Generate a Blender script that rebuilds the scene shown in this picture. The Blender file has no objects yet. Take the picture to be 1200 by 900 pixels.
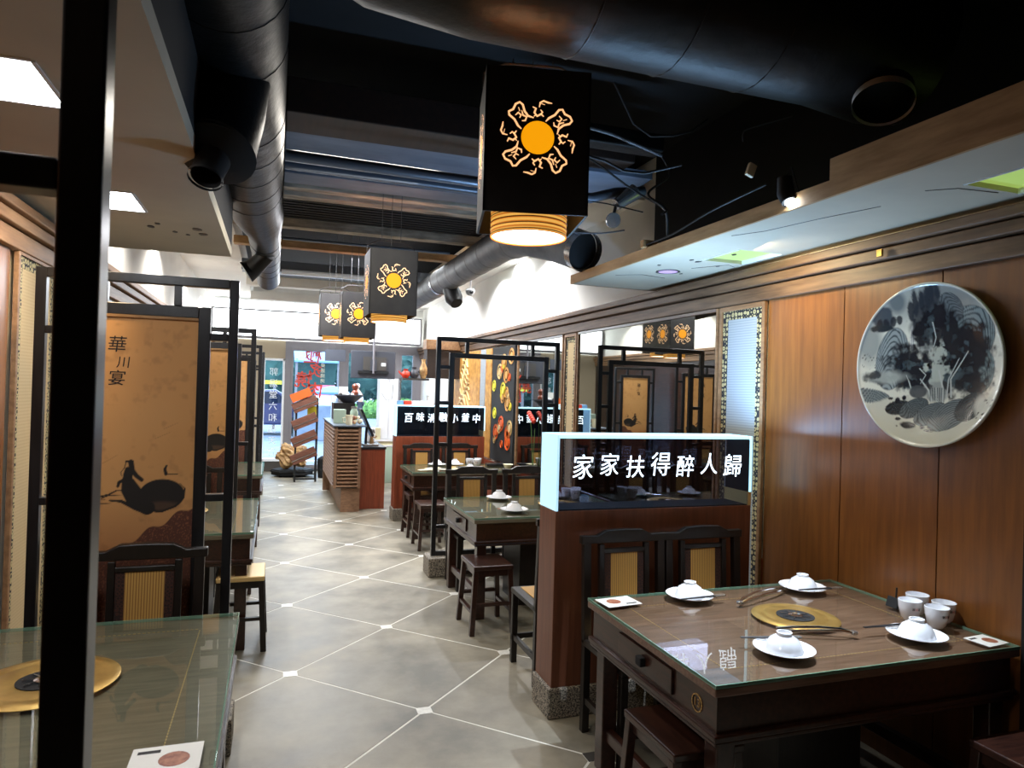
import bpy, bmesh, math, random
import numpy as np
from mathutils import Vector, Matrix
PI = math.pi
rnd = random.Random(7)
SC = bpy.context.scene
COL = SC.collection

# ---------------------------------------------------------------- camera
cam_d = bpy.data.cameras.new('camera'); cam = bpy.data.objects.new('camera', cam_d); COL.objects.link(cam)
cam_d.sensor_width = 36; cam_d.lens = 809.95 / 1200 * 36; cam_d.clip_start = .02; cam_d.clip_end = 300
r_, u_, w_ = Vector((0.94595636, -0.3230164, 0.02875717)), Vector((-0.0301372, 0.00072941, 0.9995455)), Vector((0.32289057, 0.94639309, 0.00904483))
cam.matrix_world = Matrix(((r_.x, u_.x, -w_.x, 0), (r_.y, u_.y, -w_.y, 0), (r_.z, u_.z, -w_.z, 1.65), (0, 0, 0, 1)))
cam_d.dof.use_dof = True; cam_d.dof.focus_distance = 4.0; cam_d.dof.aperture_fstop = 9
SC.camera = cam
# ---------------------------------------------------------------- world, exposure
wd = bpy.data.worlds.new('world'); SC.world = wd; wd.use_nodes = True
bg = wd.node_tree.nodes['Background']; bg.inputs[0].default_value = (.62, .80, 1, 1); bg.inputs[1].default_value = 5.5
SC.view_settings.view_transform = 'Standard'; SC.view_settings.look = 'None'
SC.view_settings.exposure = 0.14; SC.view_settings.gamma = 1
SC.cycles.max_bounces = 8; SC.cycles.sample_clamp_indirect = 6; SC.cycles.caustics_reflective = False; SC.cycles.caustics_refractive = False
LIGHTS = []
def lamp(kind, name, loc, energy, color=(1, 1, 1), target=None, size=.05, spot=1.2, blend=.5, sy=None):
    d = bpy.data.lights.new(name, kind); d.energy = energy; d.color = color
    if kind == 'SPOT': d.spot_size = spot; d.spot_blend = blend; d.shadow_soft_size = size
    elif kind == 'AREA': d.size = size; d.shape = 'RECTANGLE'; d.size_y = sy or size
    else: d.shadow_soft_size = size
    o = bpy.data.objects.new(name, d); COL.objects.link(o); o.location = loc
    if target is not None: o.rotation_euler = (Vector(target) - Vector(loc)).to_track_quat('-Z', 'Y').to_euler()
    LIGHTS.append(o); return o
COOL = (.72, .84, 1); WARM = (1, .74, .45); NEUT = (1, .93, .82)
lamp('SPOT', 'spot_lamp_light', (2.0, 2.36, 2.43), 280, (.75, .86, 1), (1.9, 2.25, .74), .02, 1.15, .9)
lamp('AREA', 'sign_top_glow', (1.95, 3.34, 1.45), 32, (.35, .62, 1), (1.95, 3.34, 3), 1.1, sy=.15)
for _p in (.92, 2.21, 3.5): lamp('AREA', 'soffit_panel_light', (-.705, _p, 2.455), 9, (.95, .96, 1), (-.705, _p, 0), .18, sy=.3)  # the nearest one is out of view, added as general fill
lamp('SPOT', 'table_light', (2.0, 5.2, 2.9), 60, NEUT, (1.9, 5.1, .74), .04, 1.2, .7)  # spots added over the middle and far tables, without fixtures
lamp('SPOT', 'table_light', (2.0, 7.8, 2.9), 60, NEUT, (1.9, 7.8, .74), .04, 1.2, .7)
for _y in (6.9, 8.5, 10.3, 12.2):
    lamp('SPOT', 'wall_wash_light', (2.42, _y, 3.15), 170, (.96, .97, 1), (2.6, _y, 1.5), .03, 2.5, .8)
for _y in (5.6, 7.6, 9.8, 12):
    lamp('SPOT', 'wall_wash_light', (-.85, _y, 3.1), 80, (1, .95, .88), (-1.0, _y, 1.5), .03, 2.4, .6)
lamp('SPOT', 'left_wall_light', (-.75, 3.0, 2.42), 26, (1, .72, .4), (-1.15, 3.7, 1.7), .03, 1.5, .8)
lamp('AREA', 'aisle_light', (.45, 4.2, 3.0), 24, NEUT, (.45, 4.2, 0), .8)  # fill lamps added above the aisle, no fixtures there
lamp('AREA', 'aisle_light', (.45, 7.2, 3.0), 60, (.95, .95, 1), (.45, 7.2, 0), .8)
lamp('AREA', 'aisle_light', (.45, 10.6, 3.0), 130, (.85, .92, 1), (.45, 10.6, 0), .8)
lamp('AREA', 'rear_panel_light_glow', (2.2, 7.8, 3.17), 60, (.9, .95, 1), (2.3, 7.8, 0), .5, sy=4.5)  # broad fill added under the rear ceiling, not a fixture
lamp('AREA', 'panel_wash_light', (2.35, 3.05, 2.43), 9, (1, .8, .45), (2.7, 2.95, 1.4), .2)

# ---------------------------------------------------------------- materials
def S(r, g, b):
    f = lambda c: (c / 255 / 12.92) if c / 255 <= .04045 else ((c / 255 + .055) / 1.055) ** 2.4
    return (f(r), f(g), f(b), 1)
MATS = {}
def _new(name):
    m = bpy.data.materials.new(name); m.use_nodes = True; nt = m.node_tree
    return m, nt, nt.nodes['Principled BSDF']
def plain(name, col, rough=.5, metal=0, emit=None, es=0, coat=0, alpha=None, spec=.5):
    if name in MATS: return MATS[name]
    m, nt, b = _new(name)
    b.inputs['Base Color'].default_value = col; b.inputs['Roughness'].default_value = rough; b.inputs['Metallic'].default_value = metal
    b.inputs['Specular IOR Level'].default_value = spec; b.inputs['Coat Weight'].default_value = coat
    if emit: b.inputs['Emission Color'].default_value = emit; b.inputs['Emission Strength'].default_value = es
    MATS[name] = m; return m
def noisy(name, c1, c2, rough=.5, scale=(6, 6, 6), detail=6, metal=0, bump=.0, coat=0, coords='Object', lo=.35, hi=.65, r2=None, wave=None, spec=.5, es=0):
    """two colours mixed by stretched noise (wood grain, stone, plaster, metal)"""
    if name in MATS: return MATS[name]
    m, nt, b = _new(name); N, L = nt.nodes, nt.links
    mp = N.new('ShaderNodeMapping'); mp.inputs['Scale'].default_value = scale
    if coords == 'World':
        g = N.new('ShaderNodeNewGeometry'); L.new(g.outputs['Position'], mp.inputs['Vector'])
    else:
        t = N.new('ShaderNodeTexCoord'); L.new(t.outputs[coords], mp.inputs['Vector'])
    n = N.new('ShaderNodeTexNoise'); n.inputs['Scale'].default_value = 1; n.inputs['Detail'].default_value = detail; n.inputs['Roughness'].default_value = .6
    L.new(mp.outputs[0], n.inputs['Vector'])
    r = N.new('ShaderNodeValToRGB'); r.color_ramp.elements[0].position = lo; r.color_ramp.elements[1].position = hi
    r.color_ramp.elements[0].color = c1; r.color_ramp.elements[1].color = c2
    L.new(n.outputs['Fac'], r.inputs['Fac']); out = r.outputs['Color']
    L.new(out, b.inputs['Base Color'])
    b.inputs['Roughness'].default_value = rough; b.inputs['Metallic'].default_value = metal; b.inputs['Coat Weight'].default_value = coat; b.inputs['Coat Roughness'].default_value = .22
    b.inputs['Specular IOR Level'].default_value = spec
    if es: L.new(out, b.inputs['Emission Color']); b.inputs['Emission Strength'].default_value = es
    if r2 is not None:
        q = N.new('ShaderNodeMapRange'); q.inputs['To Min'].default_value = rough; q.inputs['To Max'].default_value = r2
        L.new(n.outputs['Fac'], q.inputs['Value']); L.new(q.outputs[0], b.inputs['Roughness'])
    if bump:
        k = N.new('ShaderNodeBump'); k.inputs['Strength'].default_value = bump; k.inputs['Distance'].default_value = .01
        L.new(n.outputs['Fac'], k.inputs['Height']); L.new(k.outputs[0], b.inputs['Normal'])
    MATS[name] = m; return m
def painted(name, rough=.5, coat=0, es=0):
    if name in MATS: return MATS[name]
    m, nt, b = _new(name); a = nt.nodes.new('ShaderNodeVertexColor'); a.layer_name = 'Col'
    nt.links.new(a.outputs['Color'], b.inputs['Base Color']); b.inputs['Roughness'].default_value = rough; b.inputs['Coat Weight'].default_value = coat
    b.inputs['Coat Roughness'].default_value = .04
    MATS[name] = m; return m
def glass(name, tint=(1, 1, 1, 1), ior=1.5, rough=.0):
    if name in MATS: return MATS[name]
    m = bpy.data.materials.new(name); m.use_nodes = True; nt = m.node_tree; N, L = nt.nodes, nt.links
    N.remove(N['Principled BSDF']); o = N['Material Output']
    t = N.new('ShaderNodeBsdfTransparent'); t.inputs[0].default_value = tint
    g = N.new('ShaderNodeBsdfGlossy'); g.inputs['Roughness'].default_value = rough
    f = N.new('ShaderNodeFresnel'); f.inputs[0].default_value = ior; x = N.new('ShaderNodeMixShader')
    ge = N.new('ShaderNodeNewGeometry'); mu = N.new('ShaderNodeMath'); mu.operation = 'SUBTRACT'; mu.use_clamp = True; L.new(f.outputs[0], mu.inputs[0]); L.new(ge.outputs['Backfacing'], mu.inputs[1])
    L.new(mu.outputs[0], x.inputs[0]); L.new(t.outputs[0], x.inputs[1]); L.new(g.outputs[0], x.inputs[2]); L.new(x.outputs[0], o.inputs[0])
    MATS[name] = m; return m
def rings(name, c1, c2, scale=40, coords='Object', es=0):
    if name in MATS: return MATS[name]
    m, nt, b = _new(name); N, L = nt.nodes, nt.links
    t = N.new('ShaderNodeTexCoord'); v = N.new('ShaderNodeTexVoronoi'); v.inputs['Scale'].default_value = scale; v.inputs['Randomness'].default_value = .3
    L.new(t.outputs[coords], v.inputs['Vector'])
    s = N.new('ShaderNodeMath'); s.operation = 'PINGPONG'; s.inputs[1].default_value = .22; L.new(v.outputs['Distance'], s.inputs[0])
    r = N.new('ShaderNodeValToRGB'); r.color_ramp.elements[0].position = .08; r.color_ramp.elements[1].position = .14
    r.color_ramp.elements[0].color = c1; r.color_ramp.elements[1].color = c2
    L.new(s.outputs[0], r.inputs['Fac']); L.new(r.outputs[0], b.inputs['Base Color']); b.inputs['Roughness'].default_value = .8
    MATS[name] = m; return m
def weave(name, c1, c2, n1=(0, 0, 260), n2=None, es=0, rough=.6):
    """fine parallel strips (rattan, bamboo)"""
    if name in MATS: return MATS[name]
    m, nt, b = _new(name); N, L = nt.nodes, nt.links
    t = N.new('ShaderNodeTexCoord'); mp = N.new('ShaderNodeMapping'); mp.inputs['Scale'].default_value = n1; L.new(t.outputs['Object'], mp.inputs['Vector'])
    w = N.new('ShaderNodeTexWave'); w.bands_direction = 'DIAGONAL'; w.inputs['Scale'].default_value = 1; w.inputs['Distortion'].default_value = .6; L.new(mp.outputs[0], w.inputs['Vector'])
    r = N.new('ShaderNodeValToRGB'); r.color_ramp.elements[0].color = c1; r.color_ramp.elements[1].color = c2; r.color_ramp.elements[1].position = .6
    L.new(w.outputs['Fac'], r.inputs['Fac']); L.new(r.outputs[0], b.inputs['Base Color']); b.inputs['Roughness'].default_value = rough
    if es: L.new(r.outputs[0], b.inputs['Emission Color']); b.inputs['Emission Strength'].default_value = es
    MATS[name] = m; return m

M = dict(
    ductx=noisy('ductx', S(10, 10, 10), S(20, 19, 19), .45, (9, 9, 9), 5, bump=.6, coords='World', spec=.3),
    blackwood=noisy('blackwood', S(20, 16, 14), S(34, 27, 23), .35, (40, 40, 4), 5),
    framewood=noisy('framewood', S(24, 24, 26), S(36, 36, 38), .28, (30, 30, 4), 4),
    darkwood=noisy('darkwood', S(38, 20, 15), S(62, 34, 24), .3, (50, 6, 50), 5, coat=.3),
    tablewood=noisy('tablewood', S(96, 70, 56), S(130, 100, 84), .28, (6, 60, 60), 6),
    tablewood_olive=noisy('tablewood_olive', S(92, 86, 72), S(120, 112, 94), .3, (6, 60, 60), 6),
    redwood=noisy('redwood', S(112, 52, 32), S(140, 68, 42), .4, (40, 40, 3), 6),
    signwood=noisy('signwood', S(104, 62, 44), S(124, 76, 54), .38, (50, 50, 3), 6),
    panelwood=noisy('panelwood', S(116, 70, 32), S(138, 86, 38), .34, (30, 30, 2.2), 6, coat=.25),
    trimwood=noisy('trimwood', S(126, 92, 62), S(160, 122, 86), .5, (30, 2.5, 30), 5),
    trimbrown=noisy('trimbrown', S(90, 66, 47), S(128, 98, 72), .5, (30, 2.5, 30), 5),
    trimdark=noisy('trimdark', S(30, 18, 12), S(46, 28, 18), .6, (30, 2.5, 30), 5),
    rawwood=noisy('rawwood', S(150, 112, 68), S(184, 144, 98), .7, (6, 3, 20), 6),
    oldplank=noisy('oldplank', S(112, 98, 84), S(232, 218, 196), .8, (3, 14, 14), 8, lo=.3, hi=.75),
    counterwood=noisy('counterwood', S(112, 82, 60), S(140, 106, 80), .5, (20, 20, 60), 5),
    stone=noisy('stone', S(54, 50, 46), S(176, 166, 150), .7, (130, 130, 130), 3, bump=.4, lo=.42, hi=.6),
    concrete=noisy('concrete', S(100, 95, 82), S(162, 154, 136), .34, (1.9, 1.9, 1.9), 10, coords='World', r2=.6, lo=.34, hi=.68),
    grout=plain('grout', S(226, 224, 214), .6), groutdark=plain('groutdark', S(48, 44, 38), .6),
    marble=noisy('marble', S(214, 212, 204), S(240, 238, 230), .35, (30, 30, 30), 4),
    plaster=noisy('plaster', S(196, 190, 176), S(212, 206, 194), .85, (3, 3, 3), 6, coords='World'),
    cream=noisy('cream', S(238, 236, 230), S(246, 244, 238), .8, (2, 2, 2), 5, coords='World'),
    soffit=noisy('soffit', S(186, 176, 156), S(200, 190, 168), .85, (1.3, 1.3, 1.3), 5, coords='World'),
    tan=plain('tan', S(168, 154, 130), .8),
    black=plain('black', S(14, 14, 15), .8), ceilblack=noisy('ceilblack', S(8, 8, 10), S(16, 16, 19), .9, (3, 3, 3), 4),
    duct=noisy('duct', S(12, 12, 12), S(22, 21, 21), .45, (7, 7, 7), 5, bump=.6, coords='World', spec=.3),
    ductgrey=noisy('ductgrey', S(78, 78, 78), S(104, 102, 100), .5, (7, 7, 7), 4, bump=.4, coords='World'),
    bluegrey=noisy('bluegrey', S(92, 102, 118), S(112, 122, 138), .55, (3, 8, 8), 5),
    pipe=plain('pipe', S(96, 104, 116), .35, .5), white=plain('white', S(232, 234, 236), .5), steel=plain('steel', S(190, 190, 188), .25, .9),
    chrome=plain('chrome', S(215, 215, 215), .12, 1), brass=noisy('brass', S(176, 142, 76), S(206, 172, 100), .3, (9, 9, 9), 4, metal=.85, r2=.42),
    porcelain=plain('porcelain', S(238, 240, 244), .18, coat=.5), greenglass=plain('greenglass', S(122, 160, 140), .1, coat=.5),
    tableglass=glass('tableglass', (.94, .96, .93, 1), 1.55), windowglass=glass('windowglass', (.93, .97, 1, 1), 1.3),
    mirror=plain('mirror', (.44, .46, .44, 1), .015, 1), signglass=glass('signglass', (.70, .72, .80, 1), 1.5),
    rattan=weave('rattan', S(150, 112, 58), S(204, 162, 96), (0, 0, 60)), rattanv=weave('rattanv', S(140, 96, 44), S(206, 160, 84), (60, 0, 0)),
    brocade=rings('brocade', S(70, 38, 24), S(34, 20, 16), 60), border=rings('border', S(190, 176, 130), S(22, 28, 40), 34),
    fabric=weave('fabric', S(150, 157, 163), S(168, 174, 180), (0, 0, 40), rough=.9), fabricwarm=weave('fabricwarm', S(192, 168, 126), S(200, 176, 134), (0, 0, 40), rough=.9),
    lampblack=noisy('lampblack', S(40, 38, 38), S(50, 48, 46), .6, (8, 8, 8), 3),
    panel_light=plain('panel_light', S(255, 255, 255), .5, emit=(.86, .95, 1, 1), es=13), facade_light=plain('facade_light', S(255, 255, 255), .5, emit=(.88, .95, 1, 1), es=4.5),
    green_light=plain('green_light', S(170, 200, 120), .5, emit=S(176, 208, 104), es=.55), pink_light=plain('pink_light', S(200, 170, 200), .5, emit=S(190, 150, 205), es=.5),
    down_light=plain('down_light', S(255, 255, 255), .5, emit=(.75, .88, 1, 1), es=25),
    disc_glow=plain('disc_glow', S(220, 140, 20), .5, emit=S(255, 166, 10), es=.85), orn_glow=plain('orn_glow', S(255, 220, 180), .5, emit=S(255, 190, 130), es=1.1),
    drum=weave('drum', S(196, 110, 30), S(255, 190, 90), (0, 0, 42), es=.75), diffuser=plain('diffuser', S(255, 255, 255), .5, emit=(1, .88, .68, 1), es=5),
    edge_glow=plain('edge_glow', S(200, 240, 255), .3, emit=(.42, .80, 1, 1), es=1.35), letter_glow=plain('letter_glow', S(230, 240, 255), .3, emit=(.72, .86, 1, 1), es=3.2),
    side_glow=plain('side_glow', S(200, 230, 245), .3, emit=(.45, .78, 1, 1), es=.85),
    ink=plain('ink', S(30, 24, 20), .7), paper=plain('paper', S(226, 224, 216), .6), photo=noisy('photo', S(120, 60, 40), S(170, 110, 80), .5, (40, 40, 40), 3),
    red=plain('red', S(214, 60, 36), .5), orange=plain('orange', S(226, 96, 30), .5), yellow=plain('yellow', S(226, 210, 60), .5), cloth=plain('cloth', S(235, 226, 196), .7),
    green=noisy('green', S(60, 104, 50), S(126, 168, 84), .8, (3, 3, 3), 5, coords='World'), darkgreen=noisy('darkgreen', S(34, 62, 60), S(66, 104, 96), .8, (1, 1, 1), 5, coords='World'),
    asphalt=noisy('asphalt', S(112, 122, 140), S(134, 144, 160), .8, (2, 2, 2), 5, coords='World'), bark=plain('bark', S(70, 60, 50), .9),
    carpaint=plain('carpaint', S(52, 52, 92), .25, coat=1), carglass=plain('carglass', S(26, 34, 56), .08, coat=1), rubber=plain('rubber', S(18, 18, 18), .8),
    screen=plain('screen', S(26, 26, 30), .3), tvgrey=plain('tvgrey', S(62, 64, 72), .5), frame_grey=plain('frame_grey', S(122, 118, 122), .45), frame_dark=plain('frame_dark', S(70, 66, 62), .45),
    palegreen=plain('palegreen', S(176, 196, 176), .5), beige=plain('beige', S(206, 198, 160), .6), bluebox=plain('bluebox', S(120, 160, 200), .5),
    gold=noisy('gold', S(190, 130, 60), S(232, 178, 96), .45, (12, 12, 12), 5, metal=.3), goldpale=plain('goldpale', S(222, 190, 130), .4, .3),
    rock=noisy('rock', S(130, 84, 44), S(240, 200, 140), .5, (14, 14, 14), 8, bump=.6, lo=.3, hi=.7), skin=plain('skin', S(200, 150, 120), .6), shirt=plain('shirt', S(196, 196, 206), .8), trousers=plain('trousers', S(52, 50, 56), .8),
    pink=plain('pink', S(228, 120, 140), .6), skyblue=plain('skyblue', S(110, 150, 210), .4), rackwood=noisy('rackwood', S(96, 58, 44), S(122, 76, 58), .5, (8, 40, 40), 5),
    rod=plain('rod', S(60, 60, 62), .4, .6), wire=plain('wire', S(84, 84, 86), .5, .3),
)

# ---------------------------------------------------------------- mesh helpers
class B:
    def __init__(s): s.b = bmesh.new()
    def box(s, x0, x1, y0, y1, z0, z1):
        v = [s.b.verts.new(p) for p in ((x0, y0, z0), (x1, y0, z0), (x1, y1, z0), (x0, y1, z0), (x0, y0, z1), (x1, y0, z1), (x1, y1, z1), (x0, y1, z1))]
        for f in ((3, 2, 1, 0), (4, 5, 6, 7), (0, 1, 5, 4), (1, 2, 6, 5), (2, 3, 7, 6), (3, 0, 4, 7)): s.b.faces.new([v[i] for i in f])
        return s
    def prism(s, pts, a0, a1, axis='y'):
        """closed outline extruded along an axis; pts are the two other coordinates in x,y,z order"""
        def P(p, a): return {'y': (p[0], a, p[1]), 'x': (a, p[0], p[1]), 'z': (p[0], p[1], a)}[axis]
        A = [s.b.verts.new(P(p, a0)) for p in pts]; C = [s.b.verts.new(P(p, a1)) for p in pts]; n = len(pts)
        s.b.faces.new(A); s.b.faces.new(C[::-1])
        for i in range(n): s.b.faces.new((A[i], C[i], C[(i + 1) % n], A[(i + 1) % n]))
        return s
    def lathe(s, prof, c=(0, 0, 0), seg=32, axis='z', close=True):
        R = []
        for r, z in prof:
            ring = []
            for i in range(seg):
                a = 2 * PI * i / seg; p = (r * math.cos(a), r * math.sin(a), z)
                if axis == 'x': p = (p[2], p[0], p[1])
                if axis == 'y': p = (p[0], p[2], p[1])
                ring.append(s.b.verts.new((c[0] + p[0], c[1] + p[1], c[2] + p[2])))
            R.append(ring)
        for k in range(len(R) - 1):
            for i in range(seg): s.b.faces.new((R[k][i], R[k][(i + 1) % seg], R[k + 1][(i + 1) % seg], R[k + 1][i]))
        if close: s.b.faces.new(R[0][::-1]); s.b.faces.new(R[-1])
        return s
    def tube(s, pts, r, seg=12, cap=True):
        pts = [Vector(p) for p in pts]; n = len(pts); rr = r if isinstance(r, (list, tuple)) else [r] * n; R = []; ref = None
        for i, p in enumerate(pts):
            d = (pts[min(i + 1, n - 1)] - pts[max(i - 1, 0)]).normalized()
            if ref is None: ref = Vector((0, 0, 1)) if abs(d.z) < .9 else Vector((1, 0, 0))
            a = d.cross(ref).normalized(); b = d.cross(a).normalized(); ref = -b if b.dot(ref) < 0 else b
            ref = a.cross(d).normalized(); b = ref
            R.append([s.b.verts.new(p + rr[i] * (math.cos(2 * PI * k / seg) * a + math.sin(2 * PI * k / seg) * b)) for k in range(seg)])
        for k in range(n - 1):
            for i in range(seg): s.b.faces.new((R[k][i], R[k][(i + 1) % seg], R[k + 1][(i + 1) % seg], R[k + 1][i]))
        if cap: s.b.faces.new(R[0][::-1]); s.b.faces.new(R[-1])
        return s
    def beam(s, p, q, wx, wy):
        """square bar between two points"""
        p, q = Vector(p), Vector(q); d = (q - p).normalized(); a = (Vector((0, 1, 0)) if abs(d.y) < .9 else Vector((1, 0, 0))); a = d.cross(a).normalized(); b = d.cross(a)
        v = [s.b.verts.new(o + sx * a * wx / 2 + sy * b * wy / 2) for o in (p, q) for sx, sy in ((-1, -1), (1, -1), (1, 1), (-1, 1))]
        for f in ((0, 1, 2, 3), (7, 6, 5, 4), (0, 4, 5, 1), (1, 5, 6, 2), (2, 6, 7, 3), (3, 7, 4, 0)): s.b.faces.new([v[i] for i in f])
        return s
    def ribbon(s, pts, w, y=0, d=.0015):
        """flat stroke in the xz plane"""
        n = len(pts); A = []
        for i, (x, z) in enumerate(pts):
            x0, z0 = pts[max(i - 1, 0)]; x1, z1 = pts[min(i + 1, n - 1)]; l = math.hypot(x1 - x0, z1 - z0) or 1; nx, nz = -(z1 - z0) / l, (x1 - x0) / l
            ww = w * (.5 if i in (0, n - 1) else 1) / 2
            A.append((s.b.verts.new((x + nx * ww, y, z + nz * ww)), s.b.verts.new((x - nx * ww, y, z - nz * ww))))
        for i in range(n - 1): s.b.faces.new((A[i][0], A[i + 1][0], A[i + 1][1], A[i][1]))
        return s
    def build(s, name, mat, parent=None, bev=0, smooth=False, loc=None, rz=0, seg=2):
        bmesh.ops.recalc_face_normals(s.b, faces=s.b.faces)
        me = bpy.data.meshes.new(name); s.b.to_mesh(me); s.b.free()
        if smooth:
            for p in me.polygons: p.use_smooth = True
        return link(name, me, mat, parent, bev, loc, rz, seg, smooth)
def link(name, me, mat, parent=None, bev=0, loc=None, rz=0, seg=2, smooth=False):
    if mat and not me.materials: me.materials.append(M[mat] if isinstance(mat, str) else mat)
    o = bpy.data.objects.new(name, me); COL.objects.link(o)
    if parent: o.parent = parent
    if loc: o.location = loc
    if rz: o.rotation_euler.z = rz
    if bev:
        k = o.modifiers.new('bevel', 'BEVEL'); k.width = bev; k.segments = seg; k.limit_method = 'ANGLE'; k.angle_limit = .6
    if smooth:
        try: me.set_sharp_from_angle(angle=.7)
        except Exception: pass
    return o
def thing(name, label, cat, loc=(0, 0, 0), rz=0, group=None):
    o = bpy.data.objects.new(name, None); COL.objects.link(o); o.location = loc; o.rotation_euler.z = rz; o.empty_display_size = .1
    o['label'] = label; o['category'] = cat
    if group: o['group'] = group
    return o
def tag(o, label, cat, group=None):
    o['label'] = label; o['category'] = cat
    if group: o['group'] = group
    return o
def struct(o): o['kind'] = 'structure'; return o
def sempty(name, loc=(0, 0, 0)):
    o = bpy.data.objects.new(name, None); COL.objects.link(o); o.location = loc; o['kind'] = 'structure'; return o
def dup(root, loc, rz=None, label=None, group=None):
    r = root.copy(); COL.objects.link(r); r.location = loc
    if rz is not None: r.rotation_euler.z = rz
    if label: r['label'] = label
    if group: r['group'] = group
    for ch in list(root.children):
        c = ch.copy(); COL.objects.link(c); c.parent = r
        for g in ch.children:
            d = g.copy(); COL.objects.link(d); d.parent = c
    return r
def text(body, size, mat, parent, loc, rot=(PI / 2, 0, 0), space=1, ext=.0008, name='lettering', scale=(1, 1, 1), shear=0, offset=0, align='CENTER'):
    c = bpy.data.curves.new(name, 'FONT'); c.body = body; c.size = size; c.extrude = ext; c.space_character = space; c.align_x = align; c.align_y = 'CENTER'; c.shear = shear; c.offset = offset
    q = bpy.data.objects.new('tmp_text', c); me = bpy.data.meshes.new_from_object(q); me.name = name; bpy.data.objects.remove(q); bpy.data.curves.remove(c); me.materials.clear(); me.materials.append(M[mat])
    o = bpy.data.objects.new(name, me); COL.objects.link(o); o.parent = parent; o.location = loc; o.rotation_euler = rot; o.scale = scale
    return o
def vnoise(x, y, seed, freq):
    g = np.random.RandomState(seed).rand(64, 64); X = (x * freq) % 63; Y = (y * freq) % 63
    i = X.astype(int); j = Y.astype(int); fx = X - i; fy = Y - j; fx = fx * fx * (3 - 2 * fx); fy = fy * fy * (3 - 2 * fy); i2 = (i + 1) % 64; j2 = (j + 1) % 64
    return g[i, j] * (1 - fx) * (1 - fy) + g[i2, j] * fx * (1 - fy) + g[i, j2] * (1 - fx) * fy + g[i2, j2] * fx * fy
def fbm(x, y, seed, f=2, o=4): return sum(vnoise(x + 7, y + 7, seed + k, f * 2 ** k) / 2 ** k for k in range(o)) / sum(1 / 2 ** k for k in range(o))
def seg_d(x, y, a, b):
    ax, ay = a; bx, by = b; dx, dy = bx - ax, by - ay; L = dx * dx + dy * dy + 1e-9
    t = np.clip(((x - ax) * dx + (y - ay) * dy) / L, 0, 1); return np.hypot(x - ax - t * dx, y - ay - t * dy), t
def stroke(x, y, pts, w0, w1=None, soft=1.5):
    w1 = w0 if w1 is None else w1; m = np.zeros_like(x); n = len(pts) - 1
    for i in range(n):
        d, t = seg_d(x, y, pts[i], pts[i + 1]); w = w0 + (w1 - w0) * (i + t) / n; m = np.maximum(m, np.clip((w - d) / soft + .5, 0, 1))
    return m
def blob(x, y, cx, cy, rx, ry, soft=.1, ang=0, rag=None):
    c, s_ = math.cos(ang), math.sin(ang); dx, dy = x - cx, y - cy; q = np.hypot((dx * c + dy * s_) / rx, (-dx * s_ + dy * c) / ry)
    if rag is not None: q = q + rag
    return np.clip((1 - q) / soft + .5, 0, 1)
def paintgrid(name, P, faces, colors, mat, parent, smooth=True):
    me = bpy.data.meshes.new(name); me.from_pydata(P.tolist(), [], faces); me.update()
    a = me.color_attributes.new('Col', 'FLOAT_COLOR', 'POINT'); a.data.foreach_set('color', np.c_[colors, np.ones(len(colors))].astype(np.float32).ravel())
    if smooth:
        me.polygons.foreach_set('use_smooth', [True] * len(me.polygons))
    return link(name, me, mat, parent)
def lin(c): c = np.asarray(c) / 255.; return np.where(c <= .04045, c / 12.92, ((c + .055) / 1.055) ** 2.4)

# ================================================================ SETTING
XL, XR, Y0, Y1, ZM = -1.15, 2.73, -2.2, 13.7, 2.42
fl = sempty('floor')
B().box(XL - .2, XR + .2, Y0 - .15, Y1 + .15, -.12, -.0012).build('grout_bed', 'grout', fl)
def clip(poly):
    for ax, lim, sgn in ((0, XL + .002, 1), (0, XR - .002, -1), (1, Y0, 1), (1, Y1, -1)):
        out = []
        for i in range(len(poly)):
            a, b = poly[i - 1], poly[i]; da, db = sgn * (a[ax] - lim), sgn * (b[ax] - lim)
            if (da >= 0) != (db >= 0): t = da / (da - db); out.append((a[0] + t * (b[0] - a[0]), a[1] + t * (b[1] - a[1])))
            if db >= 0: out.append(b)
        poly = out
        if len(poly) < 3: return []
    return poly
s_ = .908; ox, oy = .126, 4.132; c45 = math.sqrt(.5); g = .0065; cc = .042
def octa(g_, c_):
    h = s_ / 2 - g_; P = [(-h + c_, -h), (h - c_, -h), (h, -h + c_), (h, h - c_), (h - c_, h), (-h + c_, h), (-h, h - c_), (-h, -h + c_)]
    return [((x - y) * c45, (x + y) * c45) for x, y in P]
tile_me = None; dot_me = None
for a in range(-14, 16):
    for b in range(-14, 16):
        cx = ox + s_ * ((a + .5) - (b + .5)) * c45; cy = oy + s_ * ((a + .5) + (b + .5)) * c45
        full = [(cx + x, cy + y) for x, y in octa(g, cc)]; p = clip(full)
        if p:
            same = len(p) == 8 and all(XL < x < XR and Y0 < y < Y1 for x, y in full)
            if same and tile_me: link('floor_tile', tile_me, None, fl, loc=(cx, cy, 0))
            else:
                o = B().prism([(x - cx, y - cy) for x, y in p], -.02, 0, 'z').build('floor_tile', 'concrete', fl, loc=(cx, cy, 0))
                if same: tile_me = o.data
        nx = ox + s_ * (a - b) * c45; ny = oy + s_ * (a + b) * c45
        if XL + .05 < nx < XR - .05 and Y0 < ny < Y1 - .05:
            dk = abs(nx - (ox + s_ * 2 * c45)) < .02 and abs(ny - (oy - s_ * 2 * c45)) < .02
            o = B().box(-.036, .036, -.036, .036, -.02, .0005).build('inlay_tile', 'groutdark' if dk else 'marble', fl, loc=(nx, ny, 0)) if (dk or not dot_me) else link('inlay_tile', dot_me, None, fl, loc=(nx, ny, 0))
            if not dk: dot_me = o.data

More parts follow.
